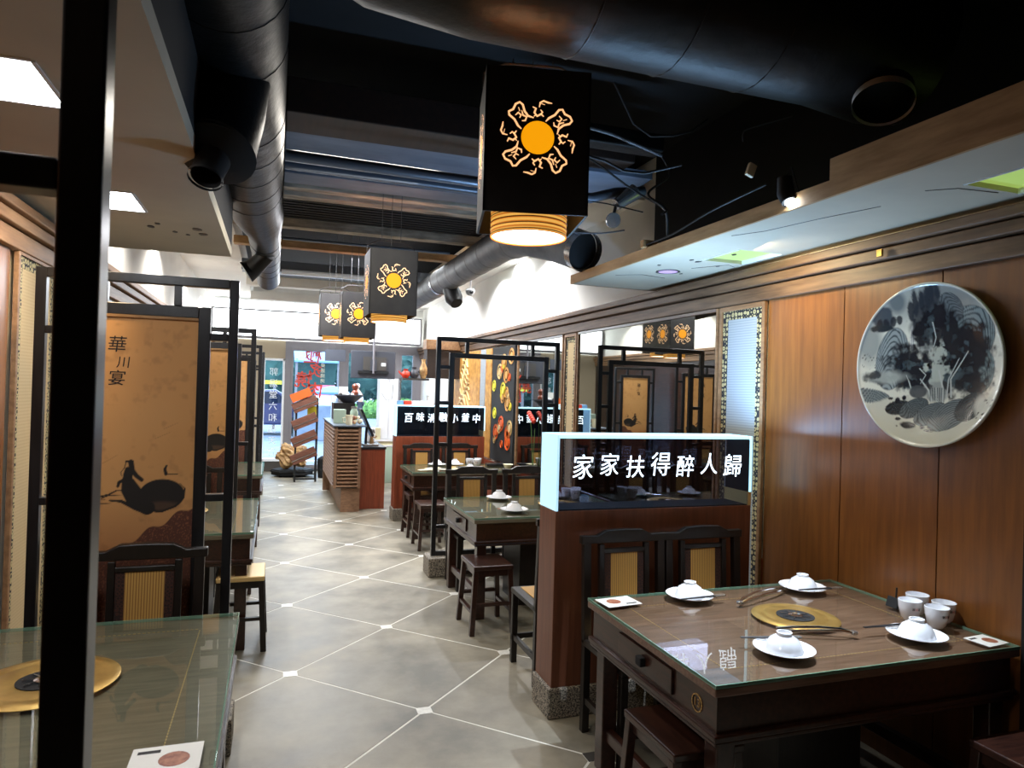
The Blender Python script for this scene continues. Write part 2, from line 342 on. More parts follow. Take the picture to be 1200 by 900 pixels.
# right wall: plastered above, joinery below
struct(B().box(XR, XR + .02, Y0, 4.7, 2.52, 3.5).build('wall_right_upper', 'ceilblack'))
wr = struct(B().box(XR + .02, XR + .2, Y0, Y1, ZM - .1, 3.5).box(XR + .02, XR + .2, Y0, Y1, 0, ZM - .1).build('wall_right', 'cream'))
segs = [(-2.2, -.3), (-.3, .75), (.75, 1.86), (1.86, 2.237), (2.243, 2.785), (2.791, 3.36)]
for y0, y1 in segs: B().box(XR, XR + .02, y0, y1, .0, 2.3).build('wall_panel', 'panelwood', wr)
B().box(XR - .03, XR, 1.72, 1.855, 0, 2.26).build('corner_post', 'black', wr)
for y0, y1 in ((3.36, 6.05), (6.05, 8.8), (8.8, 13.7)):
    B().box(XR, XR + .02, y0, y1, 0, .7).build('wall_panel', 'redwood', wr)
B().box(XR - .01, XR + .02, 6.5, 8.0, .7, .74).build('mirror_ledge', 'darkwood', wr)
# moulding along the right wall, three stepped bands; one brown wood along the whole length
for nm, y0, y1, mt in (('trim_1', Y0, Y1, 'trimbrown'),):
    t = sempty(nm)
    B().box(XR - .075, XR + .02, y0, y1, 2.375, 2.42).build('top_band', mt, t, bev=.006)
    B().box(XR - .055, XR + .02, y0, y1, 2.315, 2.368).build('middle_band', mt, t, bev=.006)
    B().box(XR - .03, XR + .02, y0, y1, 2.225, 2.308).build('lower_band', mt, t, bev=.006)
# left wall
wl = struct(B().box(XL - .2, XL - .02, Y0, Y1, 0, 3.5).build('wall_left', 'cream'))
for i in range(6): B().box(XL - .02, XL, Y0 + i * .98, Y0 + i * .98 + .974, 0, 2.25).build('wall_panel', 'panelwood', wl)
for y0, y1 in ((4.36, 6.3), (6.3, 9), (9, 11.4), (11.4, 13.7)): B().box(XL - .02, XL, y0, y1, 0, 2.25).build('wall_panel', 'darkwood', wl)
t = sempty('trim_3')
B().box(XL - .02, XL + .075, Y0, Y1, 2.375, 2.42).build('top_band', 'trimwood', t, bev=.006)
B().box(XL - .02, XL + .055, Y0, Y1, 2.315, 2.368).build('middle_band', 'trimwood', t, bev=.006)
B().box(XL - .02, XL + .03, Y0, Y1, 2.225, 2.308).build('lower_band', 'trimwood', t, bev=.006)
struct(B().box(XL - .2, XR + .2, Y0 - .15, Y0, 0, 3.5).build('wall_back', 'trimdark'))
# ceilings
struct(B().box(XL - .2, XR + .2, Y0 - .15, Y1 + .2, 3.5, 3.65).build('ceiling', 'ceilblack'))
def soffit(name, x0, x1, y0, y1, z0, z1, mat, openings):
    """dropped ceiling with the light openings left out of its sheet"""
    ys = sorted({y0, y1, *[q for o in openings for q in (o[2], o[3])]}); b = B()
    for a, c in zip(ys, ys[1:]):
        cuts = sorted((o[0], o[1]) for o in openings if o[2] <= a and o[3] >= c); x = x0
        for p, q in cuts: b.box(x, p, a, c, z0, z1); x = q
        b.box(x, x1, a, c, z0, z1)
    return struct(b.build(name, mat))
lop = [(-.80, -.61, .75, 1.08), (-.80, -.61, 2.05, 2.37), (-.80, -.61, 3.33, 3.68)]
soffit('ceiling_left', XL - .02, -.295, Y0, 4.76, 2.45, 2.51, 'soffit', lop)
struct(B().box(-.31, -.295, Y0, 4.76, 2.51, 3.5).build('fascia_left', 'ceilblack'))
rop = [(2.36, 2.64, 3.16, 3.50), (2.36, 2.64, 1.64, 1.86)]
soffit('ceiling_right', 2.06, XR + .02, Y0, 4.72, 2.45, 2.50, 'soffit', rop)
struct(B().box(2.045, 2.06, Y0, 2.18, 2.45, 2.60).build('fascia_right', 'rawwood'))
struct(B().box(2.045, 2.06, 2.18, 4.72, 2.45, 2.515).box(2.06, XR, 4.705, 4.72, 2.45, 2.52).build('fascia_right', 'rawwood'))
struct(B().box(1.98, XR + .02, 4.9, Y1, 3.2, 3.26).build('ceiling_rear_right', 'cream'))
struct(B().box(XL - .02, -.45, 4.76, Y1, 3.2, 3.26).box(-.47, -.45, 4.76, Y1, 3.26, 3.5).build('ceiling_rear_left', 'cream'))
# peeling stains on the left soffit and cracks on the right one
def flake(x, y, z, r, n=9):
    P = [(x + r * rnd.uniform(.6, 1.1) * math.cos(2 * PI * k / n), y + r * 1.4 * rnd.uniform(.6, 1.1) * math.sin(2 * PI * k / n)) for k in range(n)]
    return B().prism(P, z - .003, z + .001, 'z')
pl = sempty('ceiling_peeling')
for x, y, r in ((-.60, 3.93, .018), (-.42, 3.98, .03), (-.40, 4.10, .026), (-.64, 4.02, .022), (-.54, 4.10, .016), (-.48, 4.15, .012)): flake(x, y, 2.45, r).build('peeled_patch', 'frame_dark', pl)
for x, y, r in ((2.22, 3.75, .012), (2.36, 3.55, .02), (2.55, 3.62, .012), (2.42, 3.28, .014), (2.30, 3.52, .012), (2.5, 3.95, .012)): flake(x, y, 2.45, r).build('peeled_patch', 'frame_dark', pl)
for p in ([(2.12, 2.9), (2.2, 2.75), (2.26, 2.45), (2.33, 2.2)], [(2.30, 1.97), (2.38, 1.90), (2.56, 1.88)], [(2.45, 3.75), (2.58, 3.55), (2.66, 3.6)], [(2.15, 4.2), (2.3, 4.1), (2.5, 4.15)]):
    B().tube([(x, y, 2.4495) for x, y in p], .0022, 5).build('crack', 'frame_dark', pl)
# ceiling lights set in the soffits
for i, (x0, x1, y0, y1) in enumerate(lop):
    o = thing('ceiling_light', ['square white panel light in the left soffit, over the camera end', 'large white panel light in the left soffit, left of the near black post', 'smaller white panel light in the left soffit, right of the near black post'][i], 'ceiling light', ((x0 + x1) / 2, (y0 + y1) / 2, 2.45), group='panel lights in the left soffit')
    hx, hy = (x1 - x0) / 2, (y1 - y0) / 2
    B().box(-hx, hx, -hy, hy, .012, .03).build('diffuser', 'panel_light', o)
    B().box(-hx - .008, -hx + .004, -hy, hy, -.004, .03).box(hx - .004, hx + .008, -hy, hy, -.004, .03).box(-hx, hx, -hy - .008, -hy + .004, -.004, .03).box(-hx, hx, hy - .004, hy + .008, -.004, .03).build('rim', 'white', o)
for i, (x0, x1, y0, y1) in enumerate(rop):
    o = thing('ceiling_light', ['dim green panel light in the right soffit, beside the pink round one', 'dim green panel light in the right soffit at the right edge of the frame'][i], 'ceiling light', ((x0 + x1) / 2, (y0 + y1) / 2, 2.45), group='dim green panels in the right soffit')
    hx, hy = (x1 - x0) / 2, (y1 - y0) / 2
    B().box(-hx, hx, -hy, hy, .02, .035).build('diffuser', 'green_light', o)
    B().box(-hx - .006, -hx + .004, -hy, hy, -.003, .035).build('rim', 'white', o); B().box(hx - .004, hx + .006, -hy, hy, -.003, .035).build('rim', 'white', o)
o = thing('round_ceiling_light', 'round pinkish recessed light in the end of the right soffit', 'ceiling light', (2.385, 3.92, 2.45))
B().lathe([(.078, -.004), (.078, 0), (.062, .0), (.062, -.004)], seg=32, close=False).build('rim', 'frame_grey', o, smooth=True)
B().lathe([(.001, -.001), (.062, -.001), (.062, -.003), (.001, -.003)], seg=32).build('diffuser', 'pink_light', o)
for x, y, lb in ((2.37, 7.75, 'bright round downlight in the rear ceiling near the wall'), (2.3, 10.3, 'small round downlight deep in the rear ceiling')):
    o = thing('downlight', lb, 'ceiling light', (x, y, 3.2))
    B().lathe([(.07, -.012), (.07, 0), (.055, 0), (.055, -.012)], seg=28, close=False).build('rim', 'white', o, smooth=True)
    B().lathe([(.001, -.004), (.055, -.004), (.055, -.008), (.001, -.008)], seg=28).build('diffuser', 'down_light', o)
o = tag(B().box(-.14, .14, -.3, .3, -.014, 0).build('wall_light', 'green_light', loc=(2.22, 8.3, 3.2)), 'pale green rectangular panel light in the rear ceiling', 'ceiling light')
o = tag(B().box(-.16, .16, -.3, .3, -.014, 0).build('rear_panel_light', 'panel_light', loc=(2.2, 10.9, 3.2)), 'white rectangular panel light at the far end of the rear ceiling', 'ceiling light')

# beams and pipes across the open black ceiling
bm_t = sempty('ceiling_beams')
for y0, y1, z0, z1, m in ((3.65, 3.95, 3.02, 3.2, 'trimdark'), (3.95, 4.75, 3.08, 3.14, 'bluegrey'), (4.85, 5.1, 3.06, 3.1, 'bluegrey'), (5.2, 5.3, 3.02, 3.34, 'oldplank'), (5.5, 5.62, 3.08, 3.22, 'oldplank'),
                          (6.5, 6.62, 3.02, 3.14, 'oldplank'), (7.5, 7.62, 3.04, 3.14, 'rawwood'), (9.2, 9.45, 3.05, 3.2, 'pipe'), (10.6, 10.8, 2.98, 3.2, 'cream'), (12.4, 12.6, 3.0, 3.2, 'cream')):
    B().box(.008 if y0 < 5.55 else -.45, 1.98, y0, y1, max(z0, 3.06) if y0 > 5 else z0, z1).build('ceiling_beam', m, bm_t, bev=.006)
for k in range(9): B().box(-.3, 1.7, 5.7 + k * .085, 5.745 + k * .085, 3.12, 3.15).build('ceiling_slat', 'black', bm_t)
B().box(-.35, .55, 5.19, 5.2, 3.1, 3.14).build('splintered_strip', 'trimdark', bm_t)
def pipe(label, pts, r, mat='pipe', name='pipe'): return tag(B().tube(pts, r, 14).build(name, mat, smooth=True), label, 'pipe')
pipe('grey pipe crossing the open ceiling in front of the weathered plank', [(.01, 4.55, 3.02), (1.9, 4.55, 3.0)], .028)
pipe('thin steel pipe crossing the ceiling above the second lantern', [(.02, 6.9, 3.03), (1.64, 6.9, 3.03)], .014)
pipe('pale pipe crossing the ceiling above the far pair of lanterns', [(.02, 8.9, 3.02), (1.64, 8.9, 3.02)], .03, 'white')

# ---------------------------------------------------------------- facade (Y = 13.7)
F = Y1
wf = sempty('wall_front')
def wbox(nm, x0, x1, z0, z1, m='tan', y0=F, y1=F + .12): return B().box(x0, x1, y0, y1, z0, z1).build(nm, m, wf)
wbox('left_pier', XL - .2, -.24, 0, 2.46); wbox('over_window', -.24, .15, 2.12, 2.46); wbox('sill_block', -.24, .15, 0, .19, 'frame_dark')
wbox('header', .15, XR + .2, 2.34, 2.46, 'frame_grey'); wbox('upper_wall', XL - .2, XR + .2, 2.46, 3.5, 'cream')
wbox('threshold', .25, 2.7, -.02, .04, 'frame_dark'); wbox('right_pier', 2.62, XR + .2, 0, 2.34, 'frame_grey')
w1 = sempty('window_1')
B().box(-.24, -.2, F - .02, F + .1, .19, 2.12).box(.11, .15, F - .02, F + .1, .19, 2.12).box(-.24, .15, F - .02, F + .1, 2.08, 2.12).box(-.24, .15, F - .02, F + .1, .19, .24).build('window_frame', 'white', w1, bev=.004)
B().box(-.2, .11, F + .04, F + .048, .24, 2.08).build('pane', 'windowglass', w1)
for i, ch in enumerate('郭湯堂六和福天言'): text(ch, .16, 'white', w1, (-.045, F + .036, 1.86 - i * .215), (PI / 2, 0, 0), scale=(-1, 1, 1))
for nm, x0, x1, sw in (('door_1', .25, 1.19, .0), ('door_2', 1.27, 2.22, .0), ('window_2', 2.3, 2.62, 0)):
    d = sempty(nm)
    B().box(x0, x0 + .05, F - .02, F + .08, .04, 2.34).box(x1 - .05, x1, F - .02, F + .08, .04, 2.34).box(x0 + .05, x1 - .05, F - .02, F + .08, 2.28, 2.34).box(x0 + .05, x1 - .05, F - .02, F + .08, .04, .12).build('door_frame' if 'door' in nm else 'window_frame', 'frame_grey', d, bev=.004)
    B().box(x0 + .05, x1 - .05, F + .03, F + .038, .12, 2.28).build('pane', 'windowglass', d)
    if 'door' in nm: B().tube([(x1 - .1, F - .03, 1.0), (x1 - .1, F - .06, 1.03), (x1 - .1, F - .06, 1.3), (x1 - .1, F - .03, 1.33)], .012, 8).build('door_handle', 'steel', d)
for x0, x1 in ((.15, .25), (1.19, 1.27), (2.22, 2.3)): wbox('mullion', x0, x1, .0, 2.34, 'frame_grey', F - .03, F + .1)
# glowing sign boxes above the shopfront
o = thing('backlit_sign', 'long glowing white light box above the shopfront', 'light box', (0, F - .35, 2.5))
B().box(-1.1, 2.62, 0, .28, 0, .46).build('light_face', 'facade_light', o)
B().box(-1.13, 2.66, .0, .3, -.03, 0).box(-1.13, 2.66, .0, .3, .46, .49).box(2.63, 2.66, -.01, .3, 0, .46).box(-1.13, -1.1, -.01, .3, 0, .46).build('box_frame', 'frame_grey', o)
o = thing('backlit_sign', 'upper row of glowing white light box on the far wall', 'light box', (0, F - .16, 3.02))
B().box(-1.1, 2.3, 0, .14, 0, .14).build('light_face', 'facade_light', o); B().box(-1.1, 2.3, 0, .14, .14, .16).build('box_frame', 'white', o)

# ---------------------------------------------------------------- street
struct(B().box(-30, 60, F + .15, 90, -.14, -.04).build('street_ground', 'asphalt'))
struct(B().box(-30, 60, 15.3, 15.5, -.04, .02).build('kerb', 'marble'))
def leafcloud(n, rx, ry, rz, size, seed):
    R = random.Random(seed); vs = []; fs = []
    for i in range(n):
        while True:
            p = [R.uniform(-1, 1) for _ in range(3)]; q = sum(c * c for c in p)
            if .25 < q < 1: break
        c = Vector((p[0] * rx, p[1] * ry, p[2] * rz)); a = Vector((R.gauss(0, 1), R.gauss(0, 1), R.gauss(0, 1))).normalized(); b = a.orthogonal().normalized(); k = len(vs); s = size * R.uniform(.6, 1.3)
        vs += [c + a * s, c + b * s * .5, c - a * s, c - b * s * .5]; fs.append((k, k + 1, k + 2, k + 3))
    return vs, fs
def plant(nm, lb, cat, loc, n, rx, ry, rz, size, mat, trunk, seed, zc):
    o = thing(nm, lb, cat, loc); vs, fs = leafcloud(n, rx, ry, rz, size, seed)
    me = bpy.data.meshes.new('foliage'); me.from_pydata([(v.x, v.y, v.z + zc) for v in vs], [], fs); f = link('foliage', me, mat, o); f['kind'] = 'stuff'
    c = B(); bmesh.ops.create_icosphere(c.b, subdivisions=2, radius=1)
    for v in c.b.verts: v.co = Vector((v.co.x * rx * .93, v.co.y * ry * .93, v.co.z * rz * .93 + zc))
    c.build('inner_growth', mat, o)
    if trunk: B().tube([(0, 0, -.04), (.05, 0, zc * .5), (0, .05, zc)], [.16, .12, .1], 8).build('trunk', 'bark', o)
    return o
for i, (x, y, h, r) in enumerate(((-11.5, 44, 5.5, 5), (-1, 46, 6.2, 5.5), (7.2, 45, 5.6, 5), (17.5, 46, 6, 6))):
    plant('street_tree', ['dark street tree seen through the narrow lettered window', 'dark street tree behind the parked violet car', 'dark street tree behind the street stall awning', 'dark street tree seen below the ceiling television'][i], 'tree', (x, y, 0), 1500, r, 2.5, 2.9 if i != 1 else 3.2, .35, 'darkgreen', True, 30 + i, 3.3)
plant('hedge', 'bright green street hedge seen through the glass door', 'hedge', (6.6, 37, 0), 2200, 3.4, 1.0, .75, .13, 'green', False, 50, .3)
# parked car
car = thing('car', 'dark violet parked car seen through the narrow lettered window', 'car', (-.6, 24.5, -.04))
prof = [(-2.15, .35), (-2.2, .75), (-1.9, .95), (-1.2, 1.02), (-.6, 1.45), (.6, 1.5), (1.3, 1.1), (2.05, 1.0), (2.2, .7), (2.15, .35)]
B().prism(prof, -.85, .85, 'y').build('car_body', 'carpaint', car, bev=.08, seg=3)
B().prism([(-1.05, 1.03), (-.55, 1.38), (-.05, 1.42), (-.05, 1.03)], -.862, -.84, 'y').prism([(.03, 1.03), (.03, 1.42), (.55, 1.42), (1.12, 1.08)], -.862, -.84, 'y').build('side_window', 'carglass', car)
for x in (-1.35, 1.35): B().lathe([(.02, -.11), (.32, -.11), (.34, -.05), (.34, .05), (.32, .11), (.02, .11)], (x, -.78, .34), 24, 'y').build('wheel', 'rubber', car)
B().box(-2.0, -1.2, -.858, -.852, .78, .84).build('door_strip', 'steel', car)
o = tag(B().box(-3.5, 1.2, 0, .12, 0, .14).build('road_barrier', 'yellow', loc=(-1, 27, 1.62)), 'yellow green strip of awning above the parked violet car', 'awning')
o2 = B().box(-3.3, -3.2, 0, .08, -1.66, 0).box(.9, 1.0, 0, .08, -1.66, 0).build('support_post', 'frame_grey', o)
# stall with awning across the street
st = thing('street_stall', 'blue street stall with sloping awning seen through the glass door', 'stall', (1.25, 21.5, -.04))
B().prism([(0, 2.35), (1.6, 2.85), (1.6, 2.9), (0, 2.4)], -.75, .6, 'x').build('awning', 'skyblue', st)
for x in (-.72, .5): B().box(x, x + .07, 0.1, .17, 0, 2.45).build('stall_post', 'frame_grey', st)
B().box(-.7, .55, .1, .7, 0, 1.05).build('stall_counter', 'asphalt', st, bev=.02)
B().box(-.7, .55, 1.5, 1.56, 0, 2.6).build('stall_back', 'darkgreen', st)
o = thing('street_poster', 'pink and white poster board on the street stall counter', 'poster', (1.41, 21.75, 1.02)); 
B().box(-.3, .3, 0, .03, .3, .62).build('pink_half', 'pink', o); B().box(-.3, .3, 0, .03, 0, .3).build('white_half', 'white', o)
o = tag(B().lathe([(.05, 0), (.45, .02), (.5, .08), (.3, .2), (.05, .26)], seg=20).build('umbrella_canopy', 'bluebox', loc=(1.55, 20.6, 1.36)), 'pale blue rounded cover under the street poster', 'cover'); B().tube([(0, 0, -1.5), (0, 0, .1)], .03).build('support_post', 'steel', o)

# person on the pavement (small, far): one skinned body
def skin_body(parent, joints, edges, mat, name='body'):
    me = bpy.data.meshes.new(name); me.from_pydata([j[0] for j in joints], edges, []); o = link(name, me, mat, parent)
    k = o.modifiers.new('skin', 'SKIN'); sv = me.skin_vertices[0].data
    for i, j in enumerate(joints): sv[i].radius = (j[1], j[2] if len(j) > 2 else j[1])
    sv[0].use_root = True; s = o.modifiers.new('sub', 'SUBSURF'); s.levels = 1; s.render_levels = 2; return o
pr_ = thing('person', 'person in a pale shirt, cap and dark trousers leaning over a scooter outside', 'person', (3.75, 32.8, -.04), rz=-.3)
J = [((0, 0, .95), .15, .12), ((0, -.02, 1.15), .14, .11), ((-.08, -.02, 1.36), .17, .11), ((-.12, -.02, 1.47), .06), ((-.14, -.02, 1.56), .06),
     ((.0, .1, .9), .09), ((.02, .1, .5), .06), ((0, .1, .08), .045), ((-.14, .1, .04), .04), ((0, -.1, .9), .09), ((-.06, -.12, .5), .06), ((.0, -.12, .08), .045), ((-.14, -.12, .04), .04),
     ((-.12, .18, 1.38), .055), ((-.3, .2, 1.2), .042), ((-.52, .17, 1.1), .034), ((-.12, -.2, 1.38), .055), ((-.3, -.22, 1.18), .042), ((-.52, -.18, 1.1), .034)]
skin_body(pr_, J, [(0, 1), (1, 2), (2, 3), (3, 4), (0, 5), (5, 6), (6, 7), (7, 8), (0, 9), (9, 10), (10, 11), (11, 12), (2, 13), (13, 14), (14, 15), (2, 16), (16, 17), (17, 18)], 'skin')
c = B(); bmesh.ops.create_icosphere(c.b, subdivisions=3, radius=1)
for v in c.b.verts: v.co = Vector((v.co.x * .1 - .15 - (.02 if abs(v.co.z) < .3 and v.co.x < -.9 else 0), v.co.y * .08 - .02, v.co.z * .125 + 1.66))
c.build('head', 'skin', pr_, smooth=True)
c = B().lathe([(.108, 0), (.105, .06), (.07, .11), (.01, .125)], (-.15, -.02, 1.68), 20); c.box(-.3, -.2, -.08, .04, 1.68, 1.692).build('cap', 'white', pr_)
skin_body(pr_, [((0, 0, .92), .17, .14), ((0, -.02, 1.12), .16, .13), ((-.08, -.02, 1.34), .185, .125), ((-.12, .18, 1.38), .075), ((-.28, .2, 1.22), .06), ((-.12, -.2, 1.38), .075), ((-.28, -.22, 1.2), .06)], [(0, 1), (1, 2), (2, 3), (3, 4), (2, 5), (5, 6)], 'shirt', 'shirt')
skin_body(pr_, [((0, 0, .95), .155, .13), ((.0, .1, .86), .105), ((.02, .1, .5), .08), ((0, .1, .12), .06), ((0, -.1, .86), .105), ((-.06, -.12, .5), .08), ((.0, -.12, .12), .06)], [(0, 1), (1, 2), (2, 3), (0, 4), (4, 5), (5, 6)], 'trousers', 'trousers')
sc_ = thing('scooter', 'blue motor scooter beside the person on the pavement', 'scooter', (2.75, 33.1, -.04), rz=-.3)
B().prism([(-.5, .35), (-.45, .95), (-.35, 1.0), (-.3, .45), (.1, .4), (.2, .75), (.75, .8), (.8, .5), (.4, .3)], -.13, .13, 'y').build('body_shell', 'skyblue', sc_, bev=.03)
for x in (-.62, .6): B().lathe([(.02, -.05), (.24, -.05), (.25, 0), (.24, .05), (.02, .05)], (x, 0, .25), 20, 'y').build('wheel', 'rubber', sc_)
B().tube([(-.42, -.3, 1.1), (-.4, 0, 1.05), (-.42, .3, 1.1)], .02).tube([(-.4, 0, 1.05), (-.62, 0, .25)], .025).build('handlebar', 'rod', sc_)
B().box(.15, .75, -.13, .13, .8, .88).build('seat', 'black', sc_, bev=.02)

# ================================================================ WALL PIECES
def scroll(label, y0, y1, z0, z1, side, fab='fabric', first=False):
    X = XR if side > 0 else XL; t = thing('wall_scroll', label, 'scroll', (X, (y0 + y1) / 2, z0)); h = (y1 - y0) / 2; H = z1 - z0; s = -side
    def bx(a, b, ya, yb, za, zb, nm, m, bev=0): return B().box(min(X * 0 + s * a, s * b), max(s * a, s * b), ya, yb, za, zb).build(nm, m, t, bev=bev)
    bx(0, .022, -h, -h + .028, 0, H, 'frame_strip', 'trimwood', .003); bx(0, .022, h - .028, h, 0, H, 'frame_strip', 'trimwood', .003)
    bx(0, .022, -h + .028, h - .028, H - .03, H, 'frame_strip', 'trimwood'); bx(0, .022, -h + .028, h - .028, 0, .03, 'frame_strip', 'trimwood')
    i = h - .03; bw = min(.05, i * .35)
    bx(0, .012, -i, -i + bw, .03, H - .03, 'patterned_border', 'border'); bx(0, .012, i - bw, i, .03, H - .03, 'patterned_border', 'border'); bx(0, .012, -i + bw, i - bw, H - .085, H - .03, 'patterned_border', 'border')
    bx(0, .01, -i + bw, i - bw, .03, H - .085, 'fabric_panel', fab)
    return t
scroll('tall pale blue-grey fabric scroll with dark patterned border beside the lit sign', 3.37, 3.81, .25, 2.22, 1)
scroll('narrow warm wood-framed scroll strip on the right wall between the two mirrors', 6.07, 6.36, .7, 2.22, 1, 'fabricwarm')
scroll('tall cream scroll in an orange wood frame on the left wall by the near screen', 3.72, 4.32, .1, 2.24, -1, 'fabricwarm')
def mirror(label, y0, y1, z0, z1, n):
    t = thing('wall_mirror', label, 'mirror', (XR, (y0 + y1) / 2, z0)); h = (y1 - y0) / 2; H = z1 - z0
    B().box(-.006, 0, -h, h, 0, H).build('mirror_pane', 'mirror', t)
    for a in (-h, h - .02): B().box(-.02, 0, a, a + .02, 0, H).build('frame_strip', 'trimwood', t, bev=.003)
    B().box(-.02, 0, -h + .02, h - .02, H - .02, H).build('frame_strip', 'darkwood', t); B().box(-.02, 0, -h + .02, h - .02, 0, .03).build('frame_strip', 'darkwood', t)
    return t
mirror('wide dark wall mirror above the lit sign', 3.83, 6.05, .7, 2.222, 0)
mirror('wall mirror behind the right lattice frame', 6.4, 7.78, .74, 2.222, 1)
# gold and patterned panels farther along the wall
def wpanel(label, y0, y1, z0, z1, m, nm='wall_panel_art', cat='wall art', th=.03):
    t = thing(nm, label, cat, (XR, (y0 + y1) / 2, z0)); h = (y1 - y0) / 2; H = z1 - z0; B().box(-th, 0, -h, h, 0, H).build('board', m, t, bev=.003); return t, h, H
t, h, H = wpanel('black panel with gold, orange and white discs on the right wall', 7.84, 8.74, .74, 2.2, 'black')
dm = ('gold', 'orange', 'yellow', 'goldpale')
for k in range(26):
    y, z, r = rnd.uniform(-h + .1, h - .1), rnd.uniform(.2, H - .1), rnd.choice((.05, .075, .1)); 
    B().lathe([(r, -.002), (r, .002), (r * .72, .002), (r * .72, -.002)], (-.034, y, z), 20, 'x', False).lathe([(.001, -.002), (r * .5, -.002), (r * .5, .002), (.001, .002)], (-.034, y, z), 16, 'x').build('disc_ornament', dm[k % 4], t)
t, h, H = wpanel('narrow gold speckled strip on the right wall beside the disc panel', 8.78, 9.04, .74, 2.2, 'gold')
t, h, H = wpanel('narrow grey-white panel on the right wall beside the gold relief', 9.08, 9.3, .74, 2.2, 'fabric')
t, h, H = wpanel('tall golden relief panel with a curling branch on the right wall', 9.34, 10.85, .74, 2.2, 'gold')
b = B()
for k in range(13):
    z = .25 + k * .085; w = .42 - k * .022; b.tube([(-.035, -w + j * w / 4, z + .07 * math.sin(j * .8 + k) + (j * .02)) for j in range(9)], .014, 6)
b.tube([(-.035, .1 * math.sin(k * .7), .15 + k * .07) for k in range(17)], .02, 6); b.build('branch_relief', 'goldpale', t, smooth=True)
